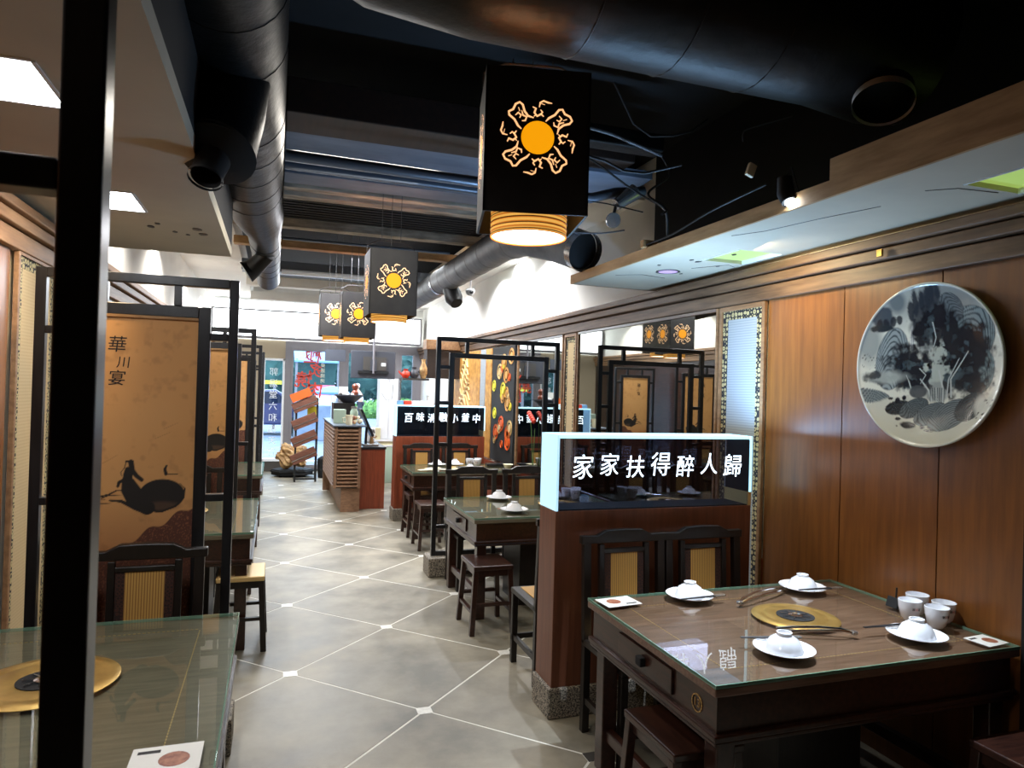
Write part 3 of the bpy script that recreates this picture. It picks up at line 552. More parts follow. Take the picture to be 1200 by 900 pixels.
# big painted plate on the right wall
def plate_paint():
    n_r, n_a = 120, 300; R = .36; t = thing('wall_plate', 'large round porcelain plate painted with an ink landscape on the wood wall', 'plate', (XR - .02, 2.275, 1.812))
    rr = np.r_[np.linspace(0, .965, n_r), .985, 1.0, 1.0, .9]; dep = np.r_[.012 + .034 * np.linspace(0, .965, n_r) ** 3, .048, .046, .036, .0]
    A = np.linspace(0, 2 * np.pi, n_a, endpoint=False); u = (rr[:, None] * np.cos(A)).ravel(); v = (rr[:, None] * np.sin(A)).ravel(); d = np.repeat(dep, n_a)
    P = np.c_[-d, -u * R, v * R]; x = 380 + u * 345; y = 455 - v * 378
    col = np.ones((len(x), 3)) * lin([226, 230, 220]); n1 = fbm(x / 783, y / 900, 3, 5, 5); n2 = fbm(x / 783, y / 900, 13, 24, 3); n3 = fbm(x / 783, y / 900, 23, 11, 4)
    def mix(m, c): nonlocal col; m = np.clip(m, 0, 1)[:, None]; col = col * (1 - m) + lin(c) * m
    mix(.6 * blob(x, y, 380, 60, 420, 200, .5, rag=(n1 - .5)), [120, 132, 134]); mix(.8 * blob(x, y, 240, 150, 40, 50, .6), [90, 104, 112])
    mix(.75 * blob(x, y, 95, 330, 60, 110, .7), [120, 134, 138]); mix(.6 * blob(x, y, 550, 180, 210, 130, .5, rag=(n1 - .5)), [96, 108, 116])
    # conifer peaks and far slope
    mix(blob(x, y, 165, 215, 50, 50, .3, rag=(n2 - .5) * .6), [70, 82, 92])
    for px_, py_, h_ in ((150, 250, 34), (180, 245, 28), (215, 240, 36), (245, 235, 34), (300, 200, 80), (325, 160, 90), (355, 150, 70), (385, 140, 80), (405, 125, 76), (430, 125, 60)): mix(.92 * blob(x, y, px_, py_, 13, h_ * .62, .35, rag=(n2 - .5) * .9), [34, 40, 50])
    mix(.9 * blob(x, y, 370, 190, 48, 120, .3, .5, rag=(n3 - .5) * .5), [44, 52, 62])
    # arched mountains with brush hatching
    def mount(cx, cy, rx, ry, ang, base, inkc, fr):
        c, s = math.cos(ang), math.sin(ang); dx, dy = x - cx, y - cy; a, b_ = dx * c + dy * s, -dx * s + dy * c; q = np.hypot(a / rx, b_ / ry) + (n1 - .5) * .1
        m = np.clip((1 - q) / .04 + .5, 0, 1); mix(m, base); mix(m * (np.clip(np.sin((b_ / ry - 1.3 * (a / rx) ** 2) * fr * .9 + n1 * 16 + n3 * 6) * 1.6 - .2, 0, 1)) * .85, inkc); mix(np.clip(1 - np.abs(q - 1) / .03, 0, 1) * .6, inkc)
    mount(205, 420, 78, 150, .15, [150, 164, 168], [52, 66, 76], 34); mount(560, 330, 120, 130, .5, [126, 146, 152], [40, 54, 64], 36); mount(610, 490, 70, 100, .2, [140, 164, 168], [60, 84, 92], 30)
    mount(490, 200, 50, 70, -.5, [104, 116, 122], [44, 54, 62], 26)
    mix(blob(x, y, 150, 270, 55, 16, .4, rag=(n2 - .5)), [40, 50, 58])
    mix(.95 * blob(x, y, 303, 330, 12, 60, .3), [226, 230, 228]); mix(.8 * np.clip(np.sin(x * .7) * 2, 0, 1) * blob(x, y, 303, 330, 12, 60, .3), [120, 132, 138])
    mix(.85 * blob(x, y, 365, 330, 40, 80, .3, rag=(n3 - .5) * .6), [150, 160, 160])
    # dark tree masses
    for cx, cy, rx, ry, k in ((360, 300, 50, 60, 1), (540, 420, 120, 120, 2), (440, 300, 110, 70, 3), (270, 440, 90, 70, 4), (480, 500, 150, 90, 5), (330, 480, 110, 80, 6), (580, 390, 70, 90, 7), (590, 540, 55, 50, 8), (420, 240, 70, 60, 9), (130, 515, 50, 26, 10), (290, 540, 50, 50, 11)):
        nn = fbm(x / 783, y / 900, 40 + k, 30, 3); m = blob(x, y, cx, cy, rx, ry, .5, rag=(nn - .5) * 1.6); mix(m * .97, [20, 28, 38]); mix(m * np.clip((nn - .56) * 8, 0, 1) * .7, [84, 104, 112])
    # pale tree and trunks
    nn = fbm(x / 783, y / 900, 77, 34, 3); mix(blob(x, y, 425, 470, 42, 78, .35, rag=(nn - .5) * 2) * .95, [188, 200, 194]); mix(.9 * blob(x, y, 425, 590, 52, 46, .3, rag=(nn - .5)), [150, 160, 160])
    for pts, w in (([(455, 640), (450, 560), (430, 480)], 5), ([(490, 600), (485, 520), (560, 400)], 4), ([(410, 640), (385, 570), (345, 520)], 5), ([(470, 600), (475, 520), (500, 470), (520, 430)], 3), ([(430, 640), (420, 560)], 5), ([(310, 590), (290, 530), (275, 500)], 3), ([(340, 470), (370, 500), (345, 540)], 2.5), ([(400, 260), (415, 330), (405, 370)], 2.5)): mix(stroke(x, y, pts, w, w * .5), [196, 206, 206])
    for k in range(7): mix(stroke(x, y, [(392 + k * 11, 560), (398 + k * 10, 640)], 2, 1), [60, 70, 76])
    # mist band, hut, shore and rocks
    mix(.8 * blob(x, y, 170, 510, 95, 30, .7, rag=(n3 - .5)), [176, 186, 184]); mix(.9 * blob(x, y, 120, 500, 34, 22, .4, rag=(n2 - .5) * 1.4), [30, 38, 48])
    mount(90, 600, 110, 34, .1, [126, 140, 144], [50, 62, 72], 20)
    sh = np.clip((y - (612 + 18 * np.sin(x / 60) + (n3 - .5) * 50)) / 14, 0, 1); mix(sh, [208, 212, 202])
    mix(.95 * blob(x, y, 335, 578, 42, 30, .2), [70, 78, 84]); 
    mount(245, 655, 62, 34, -.2, [44, 52, 58], [24, 28, 34], 22); mount(320, 655, 72, 40, -.5, [92, 106, 112], [28, 34, 42], 30); mount(400, 680, 80, 44, -.5, [110, 124, 130], [26, 32, 40], 34)
    mount(490, 680, 110, 56, -.55, [116, 130, 136], [24, 30, 38], 40); mount(580, 640, 80, 50, -.7, [60, 70, 76], [20, 26, 32], 30)
    for cx, cy, rx, ry in ((300, 735, 36, 16), (250, 708, 14, 7), (370, 742, 10, 7), (402, 755, 22, 6), (250, 742, 6, 4), (240, 620, 12, 14), (205, 612, 12, 6), (270, 608, 10, 12)): mix(blob(x, y, cx, cy, rx, ry, .3, rag=(n2 - .5) * .5), [26, 30, 38])
    mix(blob(x, y, 655, 650, 50, 64, .4, -.4) * .9, [216, 220, 212])
    for k in range(22): a = rnd.uniform(610, 690); b_ = rnd.uniform(600, 720) ; mix(stroke(x, y, [(a, b_), (a + rnd.uniform(-5, 5), b_ + rnd.uniform(6, 16))], 2.2, 1.2) * (abs(a - 655 + (b_ - 655) * .5) < 34), [22, 26, 32])
    for k in range(24): a, b_ = rnd.uniform(60, 130), rnd.uniform(390, 470); mix(stroke(x, y, [(a, b_), (a + 3, b_ + 2)], 1.4), [60, 66, 70])
    mix((np.hypot(u, v) > .975) * 1.0, [216, 220, 212])
    K = len(rr); f = [(i * n_a + j, i * n_a + (j + 1) % n_a, (i + 1) * n_a + (j + 1) % n_a, (i + 1) * n_a + j) for i in range(K - 1) for j in range(n_a)]
    o = paintgrid('painted_dish', P, f, col, painted('plate_glaze', .16, .6), t); o.data.flip_normals()
    B().lathe([(.05, .0), (.3, 0), (.3, .012), (.05, .012)], (-.012, 0, 0), 32, 'x').build('hanger_back', 'black', t)
plate_paint()
o = tag(B().box(-.012, 0, -.014, .014, -.016, .016).build('mirror_clip', 'brass', loc=(XR - .075, 2.5, 2.34)), 'tiny brass hook on the dark moulding above the painted plate', 'hook')

# ================================================================ SIGN PARTITIONS
def sign(name, label, x0, x1, y0, y1, words, size, sp, tz, tx):
    t = thing(name, label, 'partition', ((x0 + x1) / 2, (y0 + y1) / 2, 0)); w = (x1 - x0) / 2; d = (y1 - y0) / 2
    B().box(-w - .015, w, -d - .012, d + .012, 0, .155).build('stone_base', 'stone', t, bev=.01)
    B().box(-w, w, -d, d, .155, 1.045).build('wooden_body', 'signwood' if y0 < 5 else 'redwood', t, bev=.003)
    for yy, nm in ((-d + .002, 'glass_front'), (d - .008, 'glass_back')): B().box(-w + .012, w - .02, yy, yy + .006, 1.045, 1.414).build(nm, 'signglass' if (y0 < 5 or yy < 0) else 'black', t)
    B().box(-w + .012, w - .02, -d + .01, d - .01, 1.0452, 1.05).build('box_floor', 'black', t)
    B().box(-w, -w + .012, -d, d, 1.045, 1.43).build('lit_side', 'side_glow', t); B().box(w - .01, w, -d, d, 1.12, 1.43).build('lit_side', 'edge_glow', t); B().box(w - .019, w - .0105, -d + .009, d - .009, 1.05, 1.412).build('side_liner', 'black', t)
    B().box(-w + .012, w - .02, -d, d, 1.414, 1.43).build('lit_top', 'edge_glow', t)
    B().box(w - .02, w, -d, d, 1.045, 1.12).build('metal_post', 'goldpale', t)
    for i, ch in enumerate(words):
        k = size * (1 if i % 3 else 1.08)
        text(ch, k, 'letter_glow', t, (tx + i * sp - (x0 + x1) / 2, -d - .001, tz + (.008 if i % 2 else -.004)), (PI / 2, 0, 0), scale=(.92, 1, 1), shear=.08, offset=-size * .004)
    return t
sign('sign_partition', 'wooden partition with glowing calligraphy light box behind the near right table', 1.355, 2.535, 3.23, 3.45, '家家扶得醉人歸', .125, .1515, 1.262, 1.495)
sign('sign_partition', 'red wooden partition with calligraphy light box at the far right table', 1.41, 2.55, 8.5, 8.72, '百味消融小釜中', .118, .145, 1.27, 1.56)

# ================================================================ TABLES
def table(label, x0, x1, y0, y1, top, badge=None, legs='x', ring=None, rr=.175):
    TZ = .735; t = thing('table', label, 'table', ((x0 + x1) / 2, (y0 + y1) / 2, 0)); w, d = (x1 - x0) / 2, (y1 - y0) / 2
    B().box(-w, w, -d, d, TZ - .012, TZ).build('glass_top', 'tableglass', t, bev=.0015)
    e = .004; B().box(-w, w, -d, -d + e, TZ - .0135, TZ - .002).box(-w, w, d - e, d, TZ - .0135, TZ - .002).box(-w, -w + e, -d + e, d - e, TZ - .0135, TZ - .002).box(w - e, w, -d + e, d - e, TZ - .0135, TZ - .002).build('glass_edge', 'greenglass', t)
    B().box(-w, w, -d, d, TZ - .042, TZ - .014).build('tabletop', top, t, bev=.004)
    B().box(-w + .022, w - .022, -d + .022, d - .022, .565, TZ - .042).build('apron', 'darkwood', t)
    B().box(-w + .004, w - .004, -d + .004, d - .004, .545, .567).box(-w + .01, w - .01, -d + .01, d - .01, .528, .545).build('moulding_bead', 'darkwood', t, bev=.005)
    for sx in (-1, 1):
        for sy in (-1, 1): B().box(sx * (w - .07) - .035, sx * (w - .07) + .035, sy * (d - .07) - .035, sy * (d - .07) + .035, 0, .53).build('leg', 'darkwood', t, bev=.005)
    for sx in (-1, 1): B().box(sx * (w - .07) - .018, sx * (w - .07) + .018, -d + .105, d - .105, .14, .19).build('stretcher', 'darkwood', t, bev=.004)
    B().box(-.2, .2, -.2, .2, 0, .53).build('burner_cabinet', 'blackwood', t, bev=.004)
    dr = B().box(-w + .012, -w + .022, -.2, .2, .585, .675).build('drawer', 'darkwood', t, bev=.003); B().box(-w - .012, -w + .012, -.02, .02, .615, .65).build('knob', 'black', dr, bev=.004)
    # inlaid dashed line
    b = B(); m = .13; z = TZ - .0138
    for k in range(int((2 * w - 2 * m) / .016)):
        x = -w + m + k * .016; b.box(x, x + .009, -d + m, -d + m + .003, z, z + .0012); b.box(x, x + .009, d - m - .003, d - m, z, z + .0012)
    for k in range(int((2 * d - 2 * m) / .016)):
        y = -d + m + k * .016; b.box(-w + m, -w + m + .003, y, y + .009, z, z + .0012); b.box(w - m - .003, w - m, y, y + .009, z, z + .0012)
    q = b.build('inlay', 'goldpale', t); q['kind'] = 'stuff'
    if ring:
        cx, cy = ring[0] - (x0 + x1) / 2, ring[1] - (y0 + y1) / 2
        B().lathe([(.072, -.001), (rr, -.001), (rr, .001), (rr - .012, .006), (rr * .78, .007), (rr * .74, .0045), (rr * .7, .006), (.085, .005), (.075, .003)], (cx, cy, TZ), 48, close=False).build('brass_ring', 'brass', t, smooth=True)
        B().lathe([(.001, .001), (.074, .001), (.076, .006), (.068, .006), (.064, .003), (.001, .003)], (cx, cy, TZ), 32).build('burner_bowl', 'black', t, smooth=True)
        b = B()
        for k in range(8):
            a = k * PI / 4; b.beam((cx + .02 * math.cos(a), cy + .02 * math.sin(a), TZ + .007), (cx + .06 * math.cos(a), cy + .06 * math.sin(a), TZ + .007), .006, .004)
        b.lathe([(.012, .003), (.03, .004), (.03, .009), (.018, .011), (.012, .009)], (cx, cy, TZ), 20).build('burner_grate', 'chrome', t)
    if badge:
        q = B().lathe([(.026, -.0015), (.03, -.0015), (.03, .0015), (.026, .0015)], (-w + .0205, -d + .13, .622), 28, 'x', False).build('number_badge', 'rattan', t)
        text(badge, .04, 'rattan', t, (-w + .020, -d + .13, .622), (PI / 2, 0, -PI / 2), name='lettering')
    return t
table('near right table with green-edged glass top, brass burner and the numeral 13', 1.345, 2.705, 1.86, 2.81, 'tablewood', '13', ring=(2.09, 2.36))
table('middle right table with glass top in front of the tall lattice frame', 1.36, 2.66, 4.72, 5.68, 'tablewood_olive', ring=(2.22, 5.22))
table('far right table with glass top in front of the red partition', 1.42, 2.66, 7.4, 8.18, 'tablewood_olive', ring=(2.08, 7.8))
table('near left table with glass top and brass burner behind the blurred black post', -1.06, -.11, 1.62, 2.96, 'tablewood_olive', ring=(-.63, 2.42), rr=.2)
table('second left table with glass top behind the crane painting screen', -1.06, -.10, 4.53, 5.86, 'tablewood_olive', ring=(-.62, 5.35), rr=.19)
table('third left table with glass top, farthest on the left', -1.06, -.10, 7.36, 8.56, 'tablewood_olive')

# ================================================================ CHAIRS AND STOOLS
def chair_proto(label, rattan='rattanv'):
    t = thing('dining_chair', label, 'chair'); hw = .225
    B().box(-hw, hw, -.22, .20, .42, .45).build('seat_frame', 'blackwood', t, bev=.005); B().box(-hw + .05, hw - .05, -.18, .16, .45, .458).build('seat', rattan, t, bev=.003)
    for sx in (-1, 1):
        B().box(sx * (hw - .02) - .018, sx * (hw - .02) + .018, -.215, -.18, 0, .42).build('leg', 'blackwood', t, bev=.004)
        B().beam((sx * (hw - .02), .185, 0), (sx * (hw - .02), .185, .44), .036, .036).beam((sx * (hw - .02), .185, .43), (sx * (hw - .02), .215, .93), .04, .034).build('leg', 'blackwood', t, bev=.003)
        B().box(sx * (hw - .02) - .01, sx * (hw - .02) + .01, -.18, .17, .14, .17).build('stretcher', 'blackwood', t)
        B().beam((sx * .125, .187, .45), (sx * .125, .212, .90), .028, .026).build('back_stile', 'blackwood', t, bev=.003)
    B().box(-hw, hw, -.205, -.19, .14, .17).build('stretcher', 'blackwood', t)
    B().prism([(-hw - .012, .905), (-.14, .905), (.14, .905), (hw + .012, .905), (hw + .012, .945), (.15, .943), (.10, .968), (0, .972), (-.10, .968), (-.15, .943), (-hw - .012, .945)], .196, .232, 'y').build('top_rail', 'blackwood', t, bev=.005)
    B().box(-.125, .125, .200, .222, .855, .878).build('back_rail', 'blackwood', t, bev=.003)
    B().beam((0, .190, .46), (0, .209, .856), .15, .008).build('rattan_panel', rattan, t)
    for sx in (-1, 1): B().beam((sx * .092, .190, .46), (sx * .092, .209, .856), .034, .009).build('brocade_border', 'brocade', t)
    return t
ch = chair_proto('dark rattan-backed chair behind the near right table, nearer the aisle'); ch.location = (1.675, 2.89, 0); ch['group'] = 'dark chairs with rattan backs'
G = 'dark chairs with rattan backs'
dup(ch, (2.135, 2.89, 0), 0, 'dark rattan-backed chair behind the near right table, nearer the wall', G)
dup(ch, (1.655, 5.66, 0), 0, 'dark chair with striped back behind the middle right table, near the lattice post', G)
dup(ch, (2.17, 5.66, 0), 0, 'dark chair with striped back behind the middle right table, by the glowing sign', G)
dup(ch, (1.72, 8.2, 0), 0, 'dark chair against the red partition at the far right table, aisle end', G)
dup(ch, (2.2, 8.2, 0), 0, 'dark chair against the red partition at the far right table, wall end', G)
dup(ch, (1.62, 3.78, 0), PI, 'dark chair with tan rattan seat just behind the glowing sign partition, aisle end', G)
dup(ch, (2.12, 3.78, 0), PI, 'dark chair behind the glowing sign partition, wall end', G)
dup(ch, (-.49, 3.0, 0), 0, 'dark chair with plain rattan back in front of the crane painting screen', G)
dup(ch, (-.62, 5.95, 0), 0, 'dark chair in front of the second painted screen on the left', G)
dup(ch, (-.62, 8.6, 0), 0, 'dark chair in front of the third painted screen on the left', G)
def stool_proto(label, m='darkwood', seat=None):
    t = thing('stool', label, 'stool'); w, d = .14, .175
    B().box(-w, w, -d, d, .43, .46).build('seat', seat or m, t, bev=.006); B().box(-w + .02, w - .02, -d + .02, d - .02, .385, .43).build('apron', m, t)
    for sx in (-1, 1):
        for sy in (-1, 1): B().beam((sx * (w - .02), sy * (d - .025), .43), (sx * (w + .005), sy * (d + .0), 0), .034, .034).build('leg', m, t, bev=.003)
        B().beam((sx * (w - .005), -d + .01, .15), (sx * (w - .005), d - .01, .15), .02, .026).build('stretcher', m, t)
    for sy in (-1, 1): B().beam((-w + .01, sy * (d - .01), .2), (w - .01, sy * (d - .01), .2), .02, .026).build('stretcher', m, t)
    return t
so = stool_proto('dark red stool tucked under the aisle end of the near right table'); so.location = (1.42, 2.16, 0); GS = 'dark red wooden stools'; so['group'] = GS
dup(so, (1.43, 4.63, 0), 0, 'dark red stool at the aisle corner of the middle right table', GS)
dup(so, (1.56, 7.08, 0), 0, 'dark red stool in front of the far right table, seen beyond the lattice frame', GS)
dup(so, (1.56, 7.72, 0), 0, 'dark red stool pushed under the far right table', GS)
dup(so, (2.54, 1.66, 0), PI / 2, 'dark stool at the wall end of the near right table, front side', GS)
ls = stool_proto('black stool with pale wooden seat by the second left table', 'blackwood', 'goldpale'); ls.location = (-.17, 4.7, 0)
dup(ls, (-.6, 4.42, 0), PI / 2, 'black stool with pale seat hidden behind the crane painting screen')

# ================================================================ LATTICE FRAMES AND SCREENS
def bar(t, x0, x1, z0, z1, nm, w=.04, m='framewood'): return B().box(x0, x1, -w / 2, w / 2, z0, z1).build(nm, m, t, bev=.003)
def lattice(label, ox0, ox1, Y, oz0, oz1, ix0, ix1, iz0, iz1, hl, vl, base, name='lattice_frame', w=.04, w2=.045):
    t = thing(name, label, 'screen', (0, Y, 0))
    bar(t, ox0, ox0 + w, oz0, oz1, 'outer_post', w); bar(t, ox1 - w, ox1, oz0, oz1, 'outer_post', w); bar(t, ox0 + w, ox1 - w, oz1 - w, oz1, 'outer_rail', w); bar(t, ox0 + w, ox1 - w, oz0, oz0 + w, 'outer_rail', w)
    bar(t, ix0, ix0 + w2, iz0, iz1, 'inner_post', w); bar(t, ix1 - w2, ix1, iz0, iz1, 'inner_post', w); bar(t, ix0 + w2, ix1 - w2, iz1 - w2, iz1, 'inner_rail', w); bar(t, ix0 + w2, ix1 - w2, iz0, iz0 + w2, 'inner_rail', w)
    for z in hl: bar(t, ox0 + w, ix0, z - .016, z + .016, 'link_bar', w); bar(t, ix1, ox1 - w, z - .016, z + .016, 'link_bar', w)
    for x in vl: bar(t, x - .016, x + .016, iz1, oz1 - w, 'link_bar', w); bar(t, x - .016, x + .016, oz0 + w, iz0, 'link_bar', w)
    if base: B().box(base[0], base[1], base[2], base[3], 0, oz0).build('stone_base', 'stone', t, bev=.01)
    return t
lattice('tall open black lattice frame on a stone base by the middle right table', 1.34, 2.52, 6.03, .165, 2.11, 1.46, 2.41, .30, 1.97, (1.84, 1.52, 1.15, .42), (1.62, 2.25), (1.30, 2.6, -.12, .12))
lattice('blurred black frame post nearest the camera at the left edge', -.96, -.17, .805, .165, 2.13, -.85, -.31, .32, 1.99, (1.85, 1.15), (-.6,), (-1.0, -.14, -.12, .12))
def crane_panel(t, ix0, ix1, z0, z1):
    nx, nz = 150, 400; xs = np.linspace(ix0, ix1, nx); zs = np.linspace(z0, z1, nz); X, Z = np.meshgrid(xs, zs); X = X.ravel(); Z = Z.ravel()
    x = 640 + (X + .46) / .000467; y = 470 - (Z - 1.15) / .000455; n1 = fbm(X + 2, Z, 5, 3, 4); n2 = fbm(X + 2, Z, 9, 26, 3); n4 = fbm(X * 3 + 5, Z * 3, 15, 18, 2)
    col = lin([196, 140, 80]) * (1 - n1[:, None] * .5) + lin([224, 176, 116]) * n1[:, None] * .5
    lo = np.clip((1.15 - Z) / .5, 0, 1)[:, None]; col = col * (1 - lo) + lin([156, 88, 52]) * lo
    def mix(m, c): nonlocal col; m = np.clip(m, 0, 1)[:, None]; col = col * (1 - m) + lin(c) * m
    mix(np.clip((n2 - .6) * 5, 0, 1) * .25, [120, 78, 40])
    br = np.clip(((y - 900) + (x - 400) * .62 + 28 * np.sin(x / 38)) / 8, 0, 1) * (y > 590); mix(br, [88, 50, 34]); mix(br * np.clip(1 - np.abs(np.sin(n4 * 16)) * 3.5, 0, 1) * .7, [170, 110, 76])
    I = [26, 20, 16]
    mix(blob(x, y, 640, 478, 195, 152, .04), I); mix(.55 * blob(x, y, 640, 585, 150, 42, .7), [96, 70, 50])
    mix(stroke(x, y, [(355, 260), (345, 340), (350, 430), (400, 520), (520, 600)], 36, 66, 6), I); mix(stroke(x, y, [(380, 340), (440, 440), (470, 470)], 26, 40, 6), I)
    mix(stroke(x, y, [(372, 160), (385, 240), (420, 290), (465, 330)], 24, 18, 6), I); mix(stroke(x, y, [(350, 230), (345, 280)], 26, 34, 6), I)
    mix(stroke(x, y, [(330, 160), (322, 210), (290, 260), (300, 290)], 4, 3, 3), I); mix(stroke(x, y, [(330, 155), (390, 150)], 8, 6, 3), I)
    mix(stroke(x, y, [(320, 330), (280, 350), (270, 390)], 16, 12, 5), I); mix(stroke(x, y, [(335, 425), (260, 430), (200, 465), (130, 485)], 5, 9, 3), I); mix(stroke(x, y, [(335, 470), (200, 475), (140, 500)], 3, 5, 3), I)
    mix(stroke(x, y, [(210, 522), (300, 530), (420, 600), (500, 630)], 9, 26, 4), I); mix(stroke(x, y, [(70, 520), (170, 515)], 5, 3, 3), I); mix(stroke(x, y, [(70, 555), (240, 545)], 3, 3, 3), I)
    mix(stroke(x, y, [(490, 620), (640, 640), (760, 590), (830, 510), (835, 420), (790, 370)], 12, 3, 3), I)
    mix(stroke(x, y, [(672, 195), (658, 230), (668, 275)], 8, 16, 4), I); mix(stroke(x, y, [(668, 278), (770, 282)], 4, 4, 3), I)
    for p in ([(640, 700 - 860), (760, 640 - 860)], [(560, -60), (700, -130)], [(140, 170), (220, 120), (260, 90)]): mix(stroke(x, y, p, 2.5, 1.5, 2) * .5, [110, 72, 40])
    P = np.c_[X, np.full(len(X), -.009), Z]; f = [(j * nx + i, j * nx + i + 1, (j + 1) * nx + i + 1, (j + 1) * nx + i) for j in range(nz - 1) for i in range(nx - 1)]
    return paintgrid('ink_painting', P, f, col, painted('ink_paper', .7), t)
def screen(label, Y):
    t = lattice(label, -.96, -.17, Y, .165, 2.11, -.87, -.285, .18, 1.98, (1.85, 1.13), (-.42, -.16 - .55), (-1.0, -.14, -.10, .12), 'painted_screen', w2=.05)
    B().box(-.82, -.335, -.006, .006, .23, 1.93).build('painted_board', 'tan', t); B().box(-.82, -.335, -.02, -.012, 1.918, 1.93).build('paper_strip', 'rawwood', t)
    crane_panel(t, -.82, -.335, .23, 1.925)
    for ch_, z, x, s in (('華', 1.795, -.655, .075), ('川', 1.72, -.628, .055), ('宴', 1.65, -.652, .07)): text(ch_, s, 'ink', t, (x, -.0105, z), ext=.0003, shear=.1)
    return t
sn = screen('painted screen with a black ink crane in a black frame, nearest of the left row', 3.38)
def screen_copy(y, lb): return dup(sn, (0, y, 0), 0, lb)
screen_copy(6.3, 'second painted screen in a black frame along the left row'); screen_copy(8.95, 'third painted screen in a black frame along the left row'); screen_copy(10.9, 'farthest painted screen of the left row, near the lettered window')
sn['group'] = 'painted screens along the left row'
for o in COL.objects:
    if o.get('category') == 'screen' and o.name.startswith('painted_screen'): o['group'] = 'painted screens along the left row'

# ================================================================ TABLEWARE
TZ = .7355
def bowl_proto(label):
    t = B().lathe([(.066, 0), (.067, .004), (.062, .022), (.05, .043), (.03, .056), (.027, .058), (.027, .068), (.023, .068), (.023, .06), (.001, .059)], seg=36).build('bowl', 'porcelain', smooth=True); return tag(t, label, 'bowl')
def saucer_proto(label):
    t = B().lathe([(.001, .002), (.05, .002), (.052, .0), (.06, .0), (.085, .008), (.106, .016), (.107, .0185), (.085, .0115), (.06, .0045), (.001, .004)], seg=40).build('saucer', 'porcelain', smooth=True); return tag(t, label, 'plate')
def stick_proto(label):
    t = thing('chopstick', label, 'chopstick'); B().tube([(-.115, 0, 0), (.06, 0, 0)], [.0022, .0035], 8).build('stick_shaft', 'rod', t, smooth=True); B().tube([(.06, 0, 0), (.118, 0, 0)], [.0037, .004], 8).build('stick_end', 'steel', t, smooth=True); return t
bowl0 = saucer0 = stick0 = None
def setting(x, y, where, z=TZ, sticks=None, group='place settings on the near right table', sc=1.0, dish=True):
    global bowl0, saucer0, stick0
    if saucer0 is None: saucer0 = saucer_proto(''); bowl0 = bowl_proto(''); sa, bo = saucer0, bowl0
    else: sa, bo = (saucer0.copy() if dish else None), bowl0.copy(); (COL.objects.link(sa) if sa else None); COL.objects.link(bo)
    if sa: sa.location = (x, y, z); sa['label'] = 'white saucer ' + where; sa['group'] = 'white saucers on the tables'
    bo.location = (x, y, z + (.0045 if dish else 0)); bo.rotation_euler.z = rnd.uniform(0, 6); bo['label'] = 'white bowl upside down ' + where; bo['group'] = 'upturned white bowls on the tables'
    if sticks:
        cx, cy, a, dz = sticks
        for k in (-1, 1):
            if stick0 is None: stick0 = s = stick_proto('')
            else: s = dup(stick0, (0, 0, 0))
            s.location = (cx - k * .005 * math.sin(a), cy + k * .005 * math.cos(a), z + dz); s.rotation_euler = (0, 0, a + k * .012); s['label'] = 'one of the chopsticks laid ' + where; s['group'] = 'chopsticks laid ' + where
setting(1.76, 2.04, 'on the near right table by its aisle edge', sticks=(1.77, 2.125, -.24, .0225))
setting(2.385, 2.035, 'beside the four white cups', sticks=(2.33, 2.118, -.05, .0225))
setting(1.80, 2.70, 'on the near right table by the rattan chair', sticks=(1.82, 2.625, .06, .0225))
setting(2.42, 2.69, 'on the near right table by the wood wall', sticks=(2.45, 2.61, -.07, .0225))
setting(1.735, 4.95, 'on the middle right table, near edge', sticks=None)
setting(1.80, 5.53, 'on the middle right table, far edge', sticks=None)
setting(2.31, 5.55, 'on the middle right table, far edge, hidden by the sign', sticks=None)
setting(1.83, 8.03, 'on the far right table, first of the back pair'); setting(2.05, 8.04, 'on the far right table, second of the back pair'); setting(2.1, 7.53, 'on the far right table, near edge', dish=False); 
def cup_proto():
    t = thing('cup', '', 'cup')
    B().lathe([(.001, 0), (.024, 0), (.026, .004), (.034, .012), (.043, .05), (.046, .082), (.0445, .083), (.041, .05), (.031, .014), (.001, .01)], seg=36).build('cup_body', 'porcelain', t, smooth=True)
    for i, (c, m) in enumerate(zip('華川宴', ('ink', 'red', 'ink'))):
        a = -1.95 + i * .26 ; text(c, .0125, m, t, (.0452 * math.cos(a), .0452 * math.sin(a), .052), (PI / 2, 0, a + PI / 2), ext=.0002, name='lettering')
    return t
cup0 = cup_proto(); cl = [((2.55, 2.21), 'white cup with small printed mark, aisle side of the four'), ((2.655, 2.265), 'white cup behind the other three against the wood wall'), ((2.575, 2.105), 'white cup with small printed mark, frontmost of the four'), ((2.668, 2.15), 'white cup with small printed mark nearest the wall of the front ones')]
for i, ((x, y), lb) in enumerate(cl):
    c = cup0 if i == 0 else dup(cup0, (0, 0, 0)); c.location = (x, y, TZ); c.rotation_euler.z = (-.15, .2, .05, .1)[i]; c['label'] = lb; c['group'] = 'white cups on the near right table'
for i, (x, y) in enumerate(((2.22, 8.0), (2.33, 8.02), (2.28, 7.9))):
    c = dup(cup0, (x, y, TZ)); c['label'] = ['pale cup on the far right table, aisle side of the cluster', 'pale cup on the far right table, wall side of the cluster', 'pale cup on the far right table, front of the cluster'][i]; c['group'] = 'pale cups on the far right table'
for i, (x, y) in enumerate(((2.40, 5.5), (2.5, 5.52), (2.45, 5.42))):
    c = dup(cup0, (x, y, TZ)); c['label'] = ['rear', 'wall side', 'front'][i] + ' cup on the middle right table behind the sign glass'; c['group'] = 'cups on the middle right table'
o = B().lathe([(.001, 0), (.03, 0), (.045, .03), (.06, .055), (.055, .055), (.04, .03), (.001, .01)], (0, 0, 0), 28).build('small_bowl', 'cloth', smooth=True, loc=(2.58, 7.62, TZ)); tag(o, 'cream bowl standing upright on the far right table', 'bowl')
